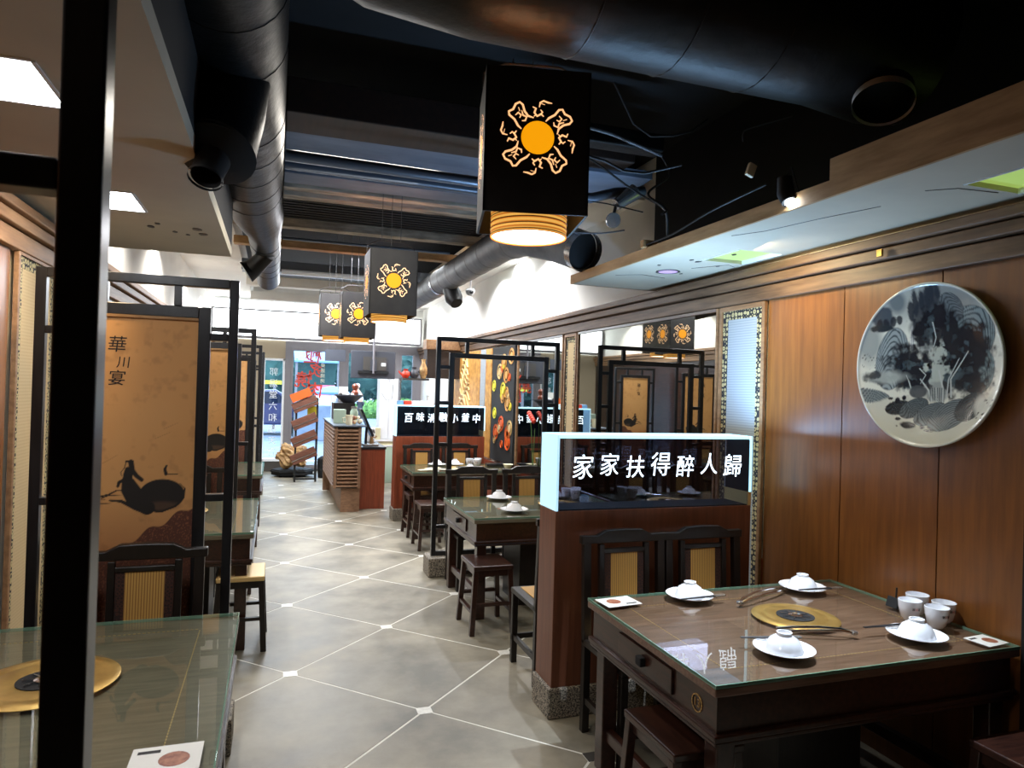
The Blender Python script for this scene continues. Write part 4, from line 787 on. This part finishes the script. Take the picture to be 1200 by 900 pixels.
def tongs(label, p, q, h):
    t = thing('tongs', label, 'tongs', (p[0], p[1], TZ)); d = Vector((q[0] - p[0], q[1] - p[1], 0)); L = d.length; n = Vector((-d.y, d.x, 0)).normalized()
    for k in (-1, 1): B().tube([d * f + n * k * w + Vector((0, 0, z)) for f, w, z in ((0, .002, .006), (.15, .014, .016), (.45, .02, h), (.8, .022, .012), (1, .018, .005))], [.006, .0055, .005, .006, .008], 8).build('arm', 'chrome', t, smooth=True)
    B().box(-.012, .012, -.012, .012, .001, .014).build('hinge', 'steel', t, bev=.003); return t
tongs('steel tongs lying at the back of the brass burner', (1.965, 2.56), (2.30, 2.70), .02)
tongs('steel tongs lying across the front rim of the brass burner', (2.16, 2.12), (1.89, 2.225), .018)
tongs('steel tongs on the middle right table', (2.12, 5.42), (2.42, 5.5), .018)
def card(label, x, y, w, h, rz):
    t = thing('menu_card', label, 'card', (x, y, TZ), rz); B().box(-w / 2, w / 2, -h / 2, h / 2, 0, .0012).build('paper_sheet', 'paper', t)
    B().lathe([(.001, .0012), (h * .27, .0012), (h * .27, .0016), (.001, .0016)], (w * .12, -h * .05, 0), 18).build('printed_dish', 'photo', t); B().box(-w * .42, -w * .1, h * .25, h * .36, .0012, .0016).build('printed_heading', 'ink', t); return t
card('white menu card with dish photo at the aisle corner of near right table', 1.45, 2.72, .17, .12, PI + .1)
card('white menu card with brown photo on the near right table, by the wall', 2.625, 1.935, .12, .1, .1)
card('white menu card on the near left table, near its aisle corner', -.225, 1.85, .16, .13, 0)
card('white menu card on the near left table by the left wall', -.99, 2.80, .1, .1, 0)
t = thing('toothpick_holder', 'small black holder with a stick handle beside the white cups', 'holder', (2.64, 2.36, TZ)); B().prism([(-.03, 0), (.03, 0), (.025, .03), (-.015, .045)], -.03, .03, 'y').build('holder_body', 'black', t, bev=.003); B().tube([(0, 0, .03), (.004, 0, .085)], .004, 8).build('handle', 'blackwood', t)
for i, (x, y) in enumerate(((1.62, 7.6), (1.72, 7.75), (1.85, 7.62))):
    tag(B().box(-.1, .1, -.03, .03, 0, .004).build('menu_slip', 'cloth', loc=(x, y, TZ), rz=(.2, .5, -.1)[i]), ['pale menu slip on the far right table, aisle end', 'pale menu slip on the far right table, set back', 'pale menu slip on the far right table, nearest the upturned bowl'][i], 'card', 'menu slips on the far right table')
o = tag(B().box(-.11, .11, -.06, .06, 0, .03).build('dark_tray', 'screen', bev=.01, loc=(2.52, 7.95, TZ)), 'dark grey tray at the wall end of the far right table', 'tray')

# ================================================================ LANTERNS
def lantern_proto(label):
    t = thing('pendant_lantern', label, 'lantern'); s = .172; H = .47; D = .008
    for a, nm in ((0, 'shade_panel'), (PI / 2, 'shade_panel'), (PI, 'shade_panel'), (-PI / 2, 'shade_panel')):
        p = B().box(-s, s, -s, -s + D, 0, H).build(nm, 'lampblack', t, rz=a)
        z0 = .245; r = .054; k = r / 70.
        B().lathe([(.001, -.0015), (r, -.0015), (r, .001), (.001, .001)], (0, -s, z0), 36, 'y').build('sun_disc', 'disc_glow', p)
        b = B()
        diag = [([(265, 408), (250, 395), (235, 370), (212, 352), (210, 338), (228, 328), (238, 305), (255, 296), (268, 306), (276, 332), (292, 352), (316, 358)], 7), ([(238, 352), (250, 340), (262, 350), (256, 362)], 6), ([(264, 330), (270, 350), (286, 356), (280, 372), (266, 374)], 6), ([(250, 318), (256, 334)], 5)]
        card_ = [([(310, 312), (324, 318), (318, 336), (330, 350), (346, 340), (358, 350)], 7), ([(324, 345), (316, 352)], 6), ([(344, 322), (352, 332), (346, 342)], 6), ([(338, 312), (342, 292), (356, 284), (374, 290), (392, 292)], 6), ([(346, 296), (362, 300)], 4)]
        for q in range(4):
            c, s2 = math.cos(q * PI / 2), math.sin(q * PI / 2)
            for pts, w in diag + card_:
                P = [((x - 335) * k, -(y - 440) * k) for x, y in pts]; b.ribbon([(x * c - z * s2, z0 + x * s2 + z * c) for x, z in P], w * k * 1.25, -s - .0012)
        b.build('cutout_ornament', 'orn_glow', p)
    lamp('POINT', 'lantern_bulb', (0, 0, .2), 1.2, (1, .62, .3), None, .04).parent = t
    B().lathe([(.132, -.045), (.132, .28), (.128, .28), (.128, -.045)], seg=40, close=False).build('bamboo_drum', 'drum', t, smooth=True)
    B().lathe([(.001, -.04), (.127, -.04), (.127, -.036), (.001, -.036)], seg=40).build('diffuser', 'diffuser', t)
    b = B()
    for k in range(5): b.lathe([(.1325, 0), (.1345, .002), (.1325, .004)], (0, 0, -.04 + k * .02), 40, close=False)
    b.build('bamboo_hoop', 'rattan', t)
    for sx in (-1, 1): B().tube([(sx * s, 0, H), (sx * s, 0, H + .05), (sx * .10, 0, H + .088), (sx * .065, 0, H + .09)], .004, 6).build('hanger_hook', 'rod', t)
    B().tube([(-.075, 0, H + .09), (.075, 0, H + .09)], .004, 6).build('hanger_bar', 'rod', t)
    for x in (-.07, .0, .07): B().tube([(x, 0, H if x == 0 else H + .09), (x, 0, H + .108)], .002, 5).build('cord', 'wire', t)
    return t
GL = 'black box lanterns over the aisle'
la = lantern_proto('largest black box lantern hanging nearest the camera with glowing sun cutout'); la.location = (.815, 2.26, 2.225); la.rotation_euler.z = -.22; la['group'] = GL
dup(la, (.78, 5.16, 2.17), 0, 'second black box lantern from the camera with glowing sun cutout', GL)
dup(la, (.79, 7.46, 2.15), 0, 'third black box lantern, partly in front of the fourth, low over the aisle', GL)
dup(la, (.61, 8.1, 2.2), 0, 'fourth and farthest black box lantern, partly hidden behind the third', GL)

for o in list(COL.objects):
    if o.name.startswith('pendant_lantern.'):
        for x in (-.07, 0, .07): B().tube([(x, 0, .578), (x, 0, 3.5 - o.location.z)], .002, 5).build('cord', 'wire', o)
# ================================================================ DUCTS AND CEILING CLUTTER
def duct(label, pts, r, mat='duct', rib=.42, nm='air_duct'):
    t = thing(nm, label, 'duct'); B().tube(pts, r, 28).build('duct_tube', mat, t, smooth=True)
    P = [Vector(p) for p in pts]; rr = r if isinstance(r, (list, tuple)) else [r] * len(P)
    for i in range(len(P) - 1):
        d = P[i + 1] - P[i]; n = int(d.length / rib)
        for k in range(1, n + 1):
            f = k / (n + 1); c = P[i] + d * f; q = rr[i] * (1 - f) + rr[i + 1] * f; u = d.normalized()
            B().tube([c - u * .006, c - u * .002, c + u * .002, c + u * .006], [q - .003, q + .0025, q + .0025, q - .003], 28, False).build('seam_ring', mat, t, smooth=True)
    return t
t = duct('large black duct running along the left of the open ceiling', [(-.20, -2.1, 2.97), (-.20, 3.2, 2.97), (-.20, 5.3, 2.97), (-.16, 5.6, 2.93), (-.13, 5.9, 2.88), (-.12, 8.0, 2.86), (-.12, 8.4, 2.84)], [.205, .205, .2, .18, .13, .125, .125])
B().tube([(-.2, 2.92, 2.9), (-.215, 2.82, 2.66), (-.232, 2.72, 2.48)], [.15, .145, .135], 24).build('spigot_collar', 'duct', t, smooth=True)
B().tube([(-.232, 2.72, 2.48), (-.238, 2.70, 2.45)], [.142, .07], 24).tube([(-.238, 2.70, 2.45), (-.256, 2.65, 2.37)], [.06, .052], 18, False).build('spigot_neck', 'black', t, smooth=True)
B().tube([(-.256, 2.65, 2.37), (-.258, 2.645, 2.36)], [.06, .06], 18, False).build('clamp_ring', 'rod', t, smooth=True)
B().tube([(-.1, 6.4, 2.78), (-.22, 6.5, 2.66), (-.28, 6.5, 2.62)], [.07, .08, .1], 16).build('side_spigot', 'duct', t, smooth=True)
t = duct('huge black duct crossing overhead from the centre to the right', [(.02, 2.12, 3.22), (.3, 2.2, 3.15), (.6, 2.2, 3.12), (2.05, 2.2, 3.12), (2.3, 2.16, 3.06), (2.43, 2.12, 3.03)], [.27, .285, .285, .285, .28, .25], rib=.45)
B().tube([(2.25, 2.12, 2.98), (2.17, 2.05, 2.80)], [.105, .105], 28, False).build('spigot_collar', 'duct', t, smooth=True)
B().tube([(2.172, 2.052, 2.81), (2.162, 2.043, 2.782)], [.109, .109], 32, False).build('spigot_rim', 'white', t, smooth=True)
t = duct('grey ribbed duct running along the right of the ceiling to an open mouth', [(1.81, 11.2, 2.9), (1.81, 5.6, 2.9), (1.83, 5.1, 2.86), (1.95, 4.75, 2.76), (2.02, 4.5, 2.66)], [.145, .145, .15, .15, .14], 'ductgrey')
B().tube([(2.02, 4.5, 2.66), (2.035, 4.44, 2.635)], [.142, .142], 28, False).build('open_mouth', 'steel', t, smooth=True); B().tube([(2.02, 4.51, 2.662), (2.024, 4.495, 2.657)], [.136, .136], 28).build('dark_opening', 'black', t)  # black disc on the capped end stands for the shade inside the mouth
B().tube([(1.83, 7.6, 2.78), (1.86, 7.55, 2.66), (1.88, 7.5, 2.6)], [.09, .1, .07], 18).build('side_spigot', 'duct', t, smooth=True); B().tube([(1.81, 8.0, 2.9), (1.81, 7.94, 2.9)], .155, 28).build('duct_band', 'steel', t, smooth=True)
o = thing('security_camera', 'small white dome security camera under the rear ceiling', 'camera', (2.06, 7.6, 2.76)); B().lathe([(.001, -.05), (.03, -.045), (.05, -.02), (.055, .01), (.04, .03), (.001, .03)], seg=24).build('camera_dome', 'white', o, smooth=True); B().lathe([(.001, 0), (.022, 0), (.022, .01), (.001, .012)], (0, -.052, -.012), 16, 'y').build('lens', 'black', o); B().tube([(0, 0, .03), (.02, 0, .44)], .01, 8).build('bracket', 'white', o)
for i, P_ in enumerate(([(1.1, 3.3, 2.9), (1.5, 3.2, 2.86), (1.75, 3.25, 2.8), (1.95, 3.1, 2.84)], [(1.3, 3.5, 3.1), (1.6, 3.4, 2.9), (1.9, 3.5, 2.8), (2.0, 3.3, 2.66), (1.9, 3.2, 2.6)], [(1.5, 3.0, 3.15), (1.7, 3.1, 2.95), (1.9, 3.0, 2.95), (2.1, 3.1, 3.1)], [(1.2, 3.6, 2.78), (1.45, 3.5, 2.7), (1.7, 3.6, 2.75), (1.9, 3.4, 2.66)])):
    P2 = [Vector(P_[0])] + [Vector(P_[j]).lerp(Vector(P_[j + 1]), q) for j in range(len(P_) - 1) for q in (.25, .5, .75)] + [Vector(P_[-1])]
    tag(B().tube(P2, .007 - i * .001, 8).build('cable', 'duct', smooth=True), ['thick black cable in the ceiling just right of the nearest lantern', 'black cable curling down toward the right fascia', 'black cable looping below the black ceiling', 'thin black cable low beside the open duct mouth'][i], 'cable')
# LED spot lamp on the right fascia
o = thing('spot_lamp', 'small blue-white spot lamp shining at the inner edge of the right soffit', 'lamp', (2.03, 2.42, 2.53))
B().tube([(0, 0, .06), (0, -.01, -.01), (0, -.03, -.05)], [.03, .036, .03], 20).build('lamp_housing', 'black', o, smooth=True)
c = B(); bmesh.ops.create_uvsphere(c.b, u_segments=20, v_segments=12, radius=.02)
c.build('bulb', plain('spot_bulb', S(255, 255, 255), .5, emit=(.7, .85, 1, 1), es=60), o, loc=(0, -.036, -.052)); B().tube([(.0, 0, .06), (.05, .02, .12), (.1, .02, .0)], .003, 6).build('cable', 'black', o)
def cable(label, pts, r, mat='wire'): 
    P = [Vector(p) for p in pts]; Q = []
    for i in range(len(P) - 1):
        p0, p1, p2, p3 = P[max(i - 1, 0)], P[i], P[i + 1], P[min(i + 2, len(P) - 1)]
        for k in range(6):
            f = k / 6; Q.append(.5 * ((2 * p1) + (-p0 + p2) * f + (2 * p0 - 5 * p1 + 4 * p2 - p3) * f * f + (-p0 + 3 * p1 - 3 * p2 + p3) * f ** 3))
    Q.append(P[-1]); return tag(B().tube(Q, r, 8).build('cable', mat, smooth=True), label, 'cable')
cable('grey corrugated cable sagging right of the nearest lantern', [(1.05, 3.0, 3.1), (1.3, 3.1, 2.98), (1.6, 3.2, 2.98), (1.95, 3.3, 2.95)], .009)
cable('thin pale wire drooping above the right soffit', [(1.5, 4.0, 2.72), (1.6, 4.0, 2.66), (1.85, 3.9, 2.64), (2.05, 3.9, 2.68)], .005)
cable('dark cable looping onto the right soffit edge', [(1.95, 3.3, 2.95), (2.0, 3.3, 2.85), (1.9, 3.35, 2.75), (1.98, 3.3, 2.66), (2.06, 3.4, 2.54)], .007, 'duct')
cable('dark cable running along the right fascia', [(2.04, 2.55, 2.6), (2.0, 2.9, 2.56), (2.03, 3.3, 2.53), (2.04, 3.6, 2.53)], .005, 'duct')
cable('thin wire with orange connectors hanging from the big duct', [(2.3, 2.7, 3.0), (2.1, 2.75, 2.93), (2.06, 2.75, 2.9), (2.06, 2.75, 2.86)], .003)
tag(B().box(-.02, .02, -.01, .01, -.03, .03).build('junction_box', 'cloth', bev=.004, loc=(2.01, 2.62, 2.68)), 'small white junction box hanging beside the spot lamp', 'box').rotation_euler = (0, .35, 0)
tag(B().box(-.05, .05, -.02, .02, 0, .045).build('junction_box', 'rawwood', bev=.004, loc=(2.07, 3.62, 2.515)), 'tan junction box sitting on the edge of the right fascia', 'box')
t = thing('pipe_valve', 'grey pipe with valve and round cap in the open ceiling right of the lantern', 'pipe', (1.58, 3.72, 2.8))
B().tube([(-1.57, 0, .02), (.15, 0, 0), (.3, .0, .05), (.5, 0, .08)], .03, 14).build('pipe_run', 'pipe', t, smooth=True); B().tube([(.3, -.03, -.03), (.42, -.04, .06)], [.035, .05], 14).build('valve_body', 'steel', t, smooth=True); B().tube([(.27, -.05, -.13), (.27, -.065, -.135)], .045, 20).build('round_cap', 'steel', t, smooth=True); B().tube([(.3, -.03, -.03), (.27, -.05, -.12)], .01, 8).build('cap_stem', 'rod', t)
o = tag(B().box(-.55, .25, -.25, .25, 0, .05).build('cable_tray', 'bluegrey', loc=(1.95, 4.08, 3.0)), 'blue-grey tray panel in the ceiling right of the nearest lantern', 'tray')
o = tag(B().box(-.3, .35, -.06, .06, -.05, .05).build('cable_trunking', 'duct', bev=.01, loc=(1.7, 3.5, 3.08)), 'black trunking box among the cables above the right soffit', 'trunking')

# ================================================================ COUNTER AREA
t = thing('service_counter', 'louvred wooden service counter in the aisle', 'counter', (.74, 9.2, 0))
B().box(.04, .34, .04, 2.1, .31, 1.10).build('counter_core', 'blackwood', t); B().box(.1, .34, .03, 2.0, 0, .31).build('plinth', 'counterwood', t); B().box(0, .34, 2.0, 2.12, 0, 1.1).build('end_panel', 'counterwood', t)
B().box(-.02, .40, -.02, 2.14, 1.11, 1.13).build('countertop', 'pipe', t, bev=.004)
B().box(0, .035, -.0, .035, .31, 1.11).box(.30, .34, 0, .035, .31, 1.11).build('corner_stile', 'counterwood', t); B().box(0.01, .04, 2.0, 2.03, .31, 1.1).build('side_stile', 'counterwood', t)
for k in range(16):
    z = .33 + k * .048
    B().prism([(-.012, z), (.03, z + .03), (.03, z + .04), (-.012, z + .012)], .04, .30, 'x').build('louver', 'counterwood', t)
    B().prism([(-.012, z), (.03, z + .03), (.03, z + .04), (-.012, z + .012)], .04, 2.0, 'y').build('louver', 'counterwood', t)
t = thing('side_cabinet', 'plain reddish wooden cabinet attached beside the louvred counter', 'cabinet', (1.10, 9.42, 0))
B().box(0, .33, 0, 1.2, 0, .80).build('cabinet_body', 'redwood', t, bev=.003); B().box(-.005, .34, -.01, 1.21, .80, .83).build('cabinet_top', 'screen', t)
for i, (x, y, z, w, d, h, m, nm, lb, ct) in enumerate(((.84, 9.75, 1.13, .16, .12, .19, 'palegreen', 'tissue_box', 'pale green box on the louvred counter', 'box'), (1.25, 9.6, .83, .2, .14, .03, 'steel', 'card_tray', 'flat steel tray on the reddish cabinet', 'tray'), (1.35, 10.4, .83, .13, .1, .2, 'white', 'paper_holder', 'white paper holder at the back of the reddish cabinet', 'holder'))):
    tag(B().box(-w / 2, w / 2, -d / 2, d / 2, 0, h).build(nm, m, bev=.006, loc=(x, y, z)), lb, ct)
t = thing('offering_bowl', 'wide grey bowl of pebbles and a small figure on the far counter', 'bowl', (1.08, 11.0, 1.38)); B().lathe([(.001, 0), (.09, 0), (.1, .01), (.19, .09), (.22, .11), (.22, .13), (.19, .12), (.001, .1)], seg=36).build('bowl_body', 'tvgrey', t, smooth=True)
for k in range(9): c = B(); bmesh.ops.create_icosphere(c.b, subdivisions=1, radius=.03); c.build('pebble', ('porcelain', 'frame_dark')[k % 2], t, loc=(rnd.uniform(-.14, .14), rnd.uniform(-.1, .1), .13), smooth=True)
B().box(-.16, -.02, -.01, .01, .12, .25).build('white_card', 'paper', t)
B().lathe([(.001, .12), (.05, .12), (.055, .17), (.03, .2), (.045, .23), (.05, .27), (.03, .3), (.001, .305)], (.09, 0, 0), 20).build('figure', 'redwood', t, smooth=True)
tag(B().box(-.16, .16, -.2, .2, 0, .25).build('counter_shelf', 'blackwood', loc=(1.0, 11.05, 1.13)), 'black raised shelf under the grey pebble bowl', 'shelf')
t = thing('cream_jug', 'cream porcelain jug on the louvred counter', 'jug', (.93, 9.35, 1.13)); B().lathe([(.001, 0), (.04, 0), (.045, .02), (.042, .08), (.048, .13), (.044, .13), (.038, .08), (.001, .02)], seg=24).build('jug_body', 'cloth', t, smooth=True); B().tube([(-.04, 0, .1), (-.085, 0, .09), (-.075, 0, .04), (-.04, 0, .03)], .007, 8).build('handle', 'cloth', t)
t = thing('shell_ornament', 'brown and cream carved ornament beside the cream jug', 'ornament', (1.04, 9.4, 1.13)); R = random.Random(4)
for k in range(9): c = B(); bmesh.ops.create_icosphere(c.b, subdivisions=1, radius=R.uniform(.02, .035)); c.build('carved_lump', ('photo', 'rawwood', 'cloth')[k % 3], t, loc=(R.uniform(-.06, .06), R.uniform(-.03, .03), R.uniform(.02, .11)), smooth=True)
t = thing('glass_jar', 'pale green glass jar on the louvred counter', 'jar', (1.06, 10.0, 1.13)); B().lathe([(.001, 0), (.05, 0), (.055, .02), (.055, .15), (.04, .18), (.04, .2), (.001, .2)], seg=24).build('jar_body', 'palegreen', t, smooth=True); B().lathe([(.001, .2), (.043, .2), (.043, .225), (.001, .225)], seg=24).build('lid', 'steel', t)
t = thing('monitor', 'black tilted screen seen from the side behind the counter', 'monitor', (1.16, 9.75, .83)); B().prism([(-.06, .5), (-.03, .51), (.14, .14), (.11, .12)], -.14, .16, 'y').build('screen_body', 'screen', t, bev=.005); B().box(-.01, .1, -.05, .05, 0, .02).build('stand_foot', 'screen', t); B().beam((.04, 0, .01), (.05, 0, .28), .03, .05).build('stand_neck', 'screen', t)
t = thing('wooden_figurine', 'small carved wooden figurine on the reddish cabinet', 'figurine', (1.30, 9.88, .83)); B().lathe([(.001, 0), (.03, 0), (.03, .05), (.02, .09), (.03, .12), (.022, .16), (.001, .175)], seg=18).build('figure_body', 'rawwood', t, smooth=True); B().tube([(.01, 0, .11), (.05, 0, .09), (.07, 0, .12)], .01, 8).build('arm', 'rawwood', t); B().lathe([(.001, .16), (.05, .16), (.03, .2), (.001, .21)], seg=16).build('hat', 'screen', t)
# magazine rack
t = thing('magazine_rack', 'black metal rack with four tilted wooden shelves near the door', 'rack', (.34, 12.2, 0))
for x in (.0, .34):
    B().beam((x, 0, 0), (x, 0, 1.42 if x else 1.22), .03, .03).build('post', 'black', t); B().beam((x, .25, 0), (x, .1, 1.3), .025, .025).build('post', 'black', t)
B().beam((0, 0, .05), (.34, 0, .05), .025, .025).beam((0, 0, .13), (.34, 0, .13), .02, .02).build('foot_rail', 'black', t)
B().tube([(0, 0, 1.22), (.03, 0, 1.34), (.12, 0, 1.42), (.34, 0, 1.42)], .013, 8).build('curved_handle', 'black', t)
for k in range(4):
    z = .36 + k * .29; p, q = Vector((-.06, 0, z)), Vector((.33, 0, z + .17)); u = (q - p).normalized(); n = Vector((-u.z, 0, u.x))
    s = B(); s.beam(p + n * .0 + Vector((0, -.03, 0)), q + n * .0 + Vector((0, -.03, 0)), .17, .03); s.build('shelf', 'rackwood', t, bev=.004); s = B(); s.beam(p + n * -.02 + Vector((0, -.049, 0)), q + n * -.02 + Vector((0, -.049, 0)), .012, .01).build('shelf_lip', 'steel', t)
o = thing('leaflet', 'orange leaflet in the top shelf of the magazine rack', 'leaflet', (.33, 12.13, 1.36)); o.rotation_euler.y = -.42; B().box(-.06, .28, -.004, .004, 0, .14).build('sheet', 'orange', o)
o = tag(B().box(-.08, .08, -.004, .004, 0, .16).build('leaflet', 'yellow', loc=(.60, 12.3, 1.12)), 'yellow leaflet behind the second shelf of the rack', 'leaflet')
# rock on stand
t = thing('scholar_rock', 'large knobbly tan rock on a black stand by the shopfront', 'rock', (.32, 13.0, .12)); c = B(); bmesh.ops.create_icosphere(c.b, subdivisions=5, radius=1)
for v in c.b.verts:
    q = v.co.normalized(); w = .8 + .22 * math.sin(q.x * 5 + 1) * math.cos(q.z * 4) + .1 * math.sin(q.z * 13 + q.x * 9) * math.cos(q.y * 11); v.co = Vector((q.x * .3 * w, q.y * .2 * w, .24 + q.z * .25 * w))
c.build('rock_body', 'rock', t, smooth=True)
t = thing('rock_stand', 'low black wooden stand under the tan rock', 'stand', (.32, 13.0, 0)); B().prism([(-.36, 0), (-.2, -.24), (.2, -.24), (.36, 0), (.2, .24), (-.2, .24)], .03, .13, 'z').prism([(-.38, 0), (-.22, -.26), (.22, -.26), (.38, 0), (.22, .26), (-.22, .26)], .08, .11, 'z').build('stand_top', 'black', t, bev=.008)
for sx in (-1, 1):
    for sy in (-1, 1): B().box(sx * .2 - .03, sx * .2 + .03, sy * .15 - .03, sy * .15 + .03, 0, .03).build('foot', 'black', t)
t = thing('waste_bin', 'black round bin between the rack and the counter', 'bin', (.86, 12.75, 0)); B().lathe([(.001, 0), (.11, 0), (.13, .3), (.12, .34), (.06, .38), (.001, .38)], seg=28).build('bin_body', 'black', t, smooth=True)
# red calligraphy on the glass door
t = thing('door_lettering', 'red calligraphy lettering on the glass door above the rack', 'lettering', (.58, F + .028, 1.3))
for ch, x, z, k in (('極', .06, .88, .34), ('炙', .10, .60, .28), ('燒', -.10, .42, .32), ('肉', .10, .22, .32)): text(ch, k, 'red', t, (x, 0, z), (PI / 2, 0, 0), scale=(-1, 1, 1), shear=-.12, offset=k * .012)
for i, ch in enumerate('桌邊燒烤'): text(ch, .09, 'cloth', t, (.26, 0, .72 - i * .1), (PI / 2, 0, 0), scale=(-1, 1, 1))
# hanging television and board
t = thing('television', 'flat television seen from behind hanging on a ceiling pole', 'television', (1.44, 11.0, 1.77)); B().box(-.345, .345, 0, .04, 0, .43).build('screen_casing', 'tvgrey', t, bev=.008); B().box(-.24, .24, -.03, 0, .08, .12).build('mount_arm', 'black', t)
B().tube([(0, -.02, .08), (0, -.02, 1.73)], .018, 12).build('ceiling_pole', 'frame_grey', t); B().box(-.16, .2, -.02, 0, .13, .34).build('back_cover', 'frame_dark', t); B().box(.12, .19, -.025, -.02, .2, .25).build('rating_label', 'white', t); B().box(-.05, .05, -.03, 0, .1, .3).build('mount_plate', 'tvgrey', t)
t = thing('hanging_board', 'grey hanging board beside the ceiling television', 'board', (.855, 11.0, 2.02)); B().box(-.155, .155, 0, .03, 0, .18).build('board_face', 'tvgrey', t); 
for x in (-.1, 0, .1): B().tube([(x, .015, .18), (x, .015, 1.48)], .003, 5).build('wire', 'wire', t)
# white cabinet, pale counter
t = thing('tall_cabinet', 'tall white cabinet with two fluted panels behind the counter', 'cabinet', (1.85, 12.0, .74)); B().box(-.155, .16, 0, .35, 0, 1.05).build('cabinet_body', 'white', t, bev=.006); B().box(-.15, .0, -.012, 0, .02, 1.03).build('door', 'white', t); B().box(.006, .155, -.012, 0, .02, 1.03).build('door', 'porcelain', t); B().tube([(-.1, -.03, .98), (-.09, -.03, 1.12), (-.05, -.03, 1.2), (-.02, -.03, 1.02), (.02, -.03, 1.1), (.05, -.03, .95)], .012, 8).build('white_tube', 'white', t, smooth=True); B().tube([(-.13, -.02, .8), (-.05, -.04, .68), (.05, -.04, .7), (.07, -.02, .95)], .004, 6).build('thin_wire', 'frame_grey', t)
t = thing('pale_counter', 'beige low counter under the tall white cabinet', 'counter', (1.84, 11.95, 0)); B().box(-.24, .2, 0, .5, 0, .71).build('counter_body', 'beige', t); B().box(-.26, .22, -.02, .52, .71, .74).build('counter_top', 'white', t); B().box(-.05, .18, -.03, 0, 0, .62).build('lower_door', 'palegreen', t); B().box(-.07, -.05, -.035, 0, 0, .64).box(-.07, .19, -.035, 0, .62, .645).build('door_trim', 'white', t)
tag(B().box(-.06, .06, -.05, .05, 0, .2).build('storage_box', 'beige', bev=.005, loc=(1.66, 12.0, .74)), 'small beige box at the foot of the tall white cabinet', 'box')
# things standing behind the far sign
t = thing('wall_shelf', 'shelf unit crowded with pots behind the far sign partition', 'shelf', (2.3, 10.5, 0)); B().box(-.5, .42, -.15, .2, 1.24, 1.28).build('shelf_board', 'white', t); B().box(-.5, .42, -.15, .2, 0, 1.24).build('shelf_base', 'redwood', t); B().box(-.12, .42, -.05, .2, 1.80, 2.24).build('wall_box', 'trimdark', t); B().box(-.14, .42, -.07, .2, 2.24, 2.4).build('box_cornice', 'trimwood', t, bev=.01); B().box(-.5, -.1, -.15, .2, 1.76, 1.79).build('upper_board', 'frame_dark', t); B().box(-.49, -.47, .15, .17, 1.28, 1.76).build('support_rod', 'steel', t)
pots = (('bluebox', .09, .12, 'blue_bucket', 'pale blue bucket on the shelf behind the far sign', 'bucket', 1.9, 1.28), ('cloth', .05, .16, 'cream_vase', 'cream vase on the shelf behind the far sign', 'vase', 2.11, 1.28), ('white', .035, .24, 'white_bottle', 'slim white bottle on the shelf behind the far sign', 'bottle', 2.2, 1.28), ('rawwood', .06, .12, 'tan_pot', 'tan clay pot on the shelf behind the far sign', 'pot', 2.32, 1.28), ('red', .04, .09, 'red_tin', 'red tin on the shelf behind the far sign', 'tin', 2.02, 1.28), ('rock', .06, .28, 'brown_vase', 'tall brown vase on the upper board behind the far sign', 'vase', 2.12, 1.79), ('tvgrey', .07, .16, 'grey_teapot', 'dark grey teapot on the upper board behind the far sign', 'teapot', 1.98, 1.79), ('red', .065, .13, 'red_teapot', 'red and white teapot on the upper board behind the far sign', 'teapot', 1.85, 1.79))
for m, r, h, nm, lb, ct, x, z in pots:
    t = thing(nm, lb, ct, (x, 10.42, z)); B().lathe([(.001, 0), (r * .6, 0), (r, h * .3), (r * .95, h * .55), (r * .45, h * .85), (r * .5, h), (.001, h)], seg=24).build('pot_body', m, t, smooth=True); B().lathe([(r * .3, 0), (r * .58, 0), (r * .58, h * .05), (r * .3, h * .05)], (0, 0, h), 20, close=False).build('rim', m, t)
    if 'teapot' in nm: B().tube([(-r * .9, 0, h * .35), (-r * 1.4, 0, h * .6), (-r * 1.6, 0, h * .8)], .012, 8).build('spout', m, t, smooth=True); B().tube([(r * .8, 0, h * .3), (r * 1.4, 0, h * .45), (r * .8, 0, h * .7)], .008, 8).build('handle', m, t)
for i, (x, w, m, lb) in enumerate(((1.47, .07, 'bluebox', 'small blue box on top of the far sign partition'), (1.56, .09, 'red', 'small red box on top of the far sign partition'), (1.72, .2, 'white', 'long white box on top of the far sign partition'))):
    tag(B().box(-w / 2, w / 2, -.05, .05, 0, .05).build('small_box', m, bev=.004, loc=(x, 8.61, 1.431)), lb, 'box', 'boxes on the far sign partition')
t = thing('display_books', 'pale framed notice on the right wall beyond the far sign', 'notice', (2.70, 11.3, 1.45)); B().box(0, .03, -.16, .16, 0, .34).build('notice_sheet', 'paper', t); B().box(0, .03, -.16, .16, .36, .62).build('notice_sheet', 'cloth', t)
# red flower on middle table by the wall
t = thing('flower_pot', 'small pot of red flowers near the wall on a side ledge beyond the lattice frame', 'plant', (2.69, 7.1, .74)); B().lathe([(.001, 0), (.022, 0), (.028, .05), (.001, .05)], seg=16).build('pot', 'black', t)
B().tube([(0, 0, .05), (-.01, .05, .5), (-.02, .1, .66)], .004, 6).tube([(0, 0, .05), (-.01, -.06, .5)], .004, 6).build('stem', 'green', t)
for k in range(5): c = B(); bmesh.ops.create_icosphere(c.b, subdivisions=1, radius=.03); c.build('flower', 'red', t, loc=(-.02, .1 - k * .035, .66 - k * .02))
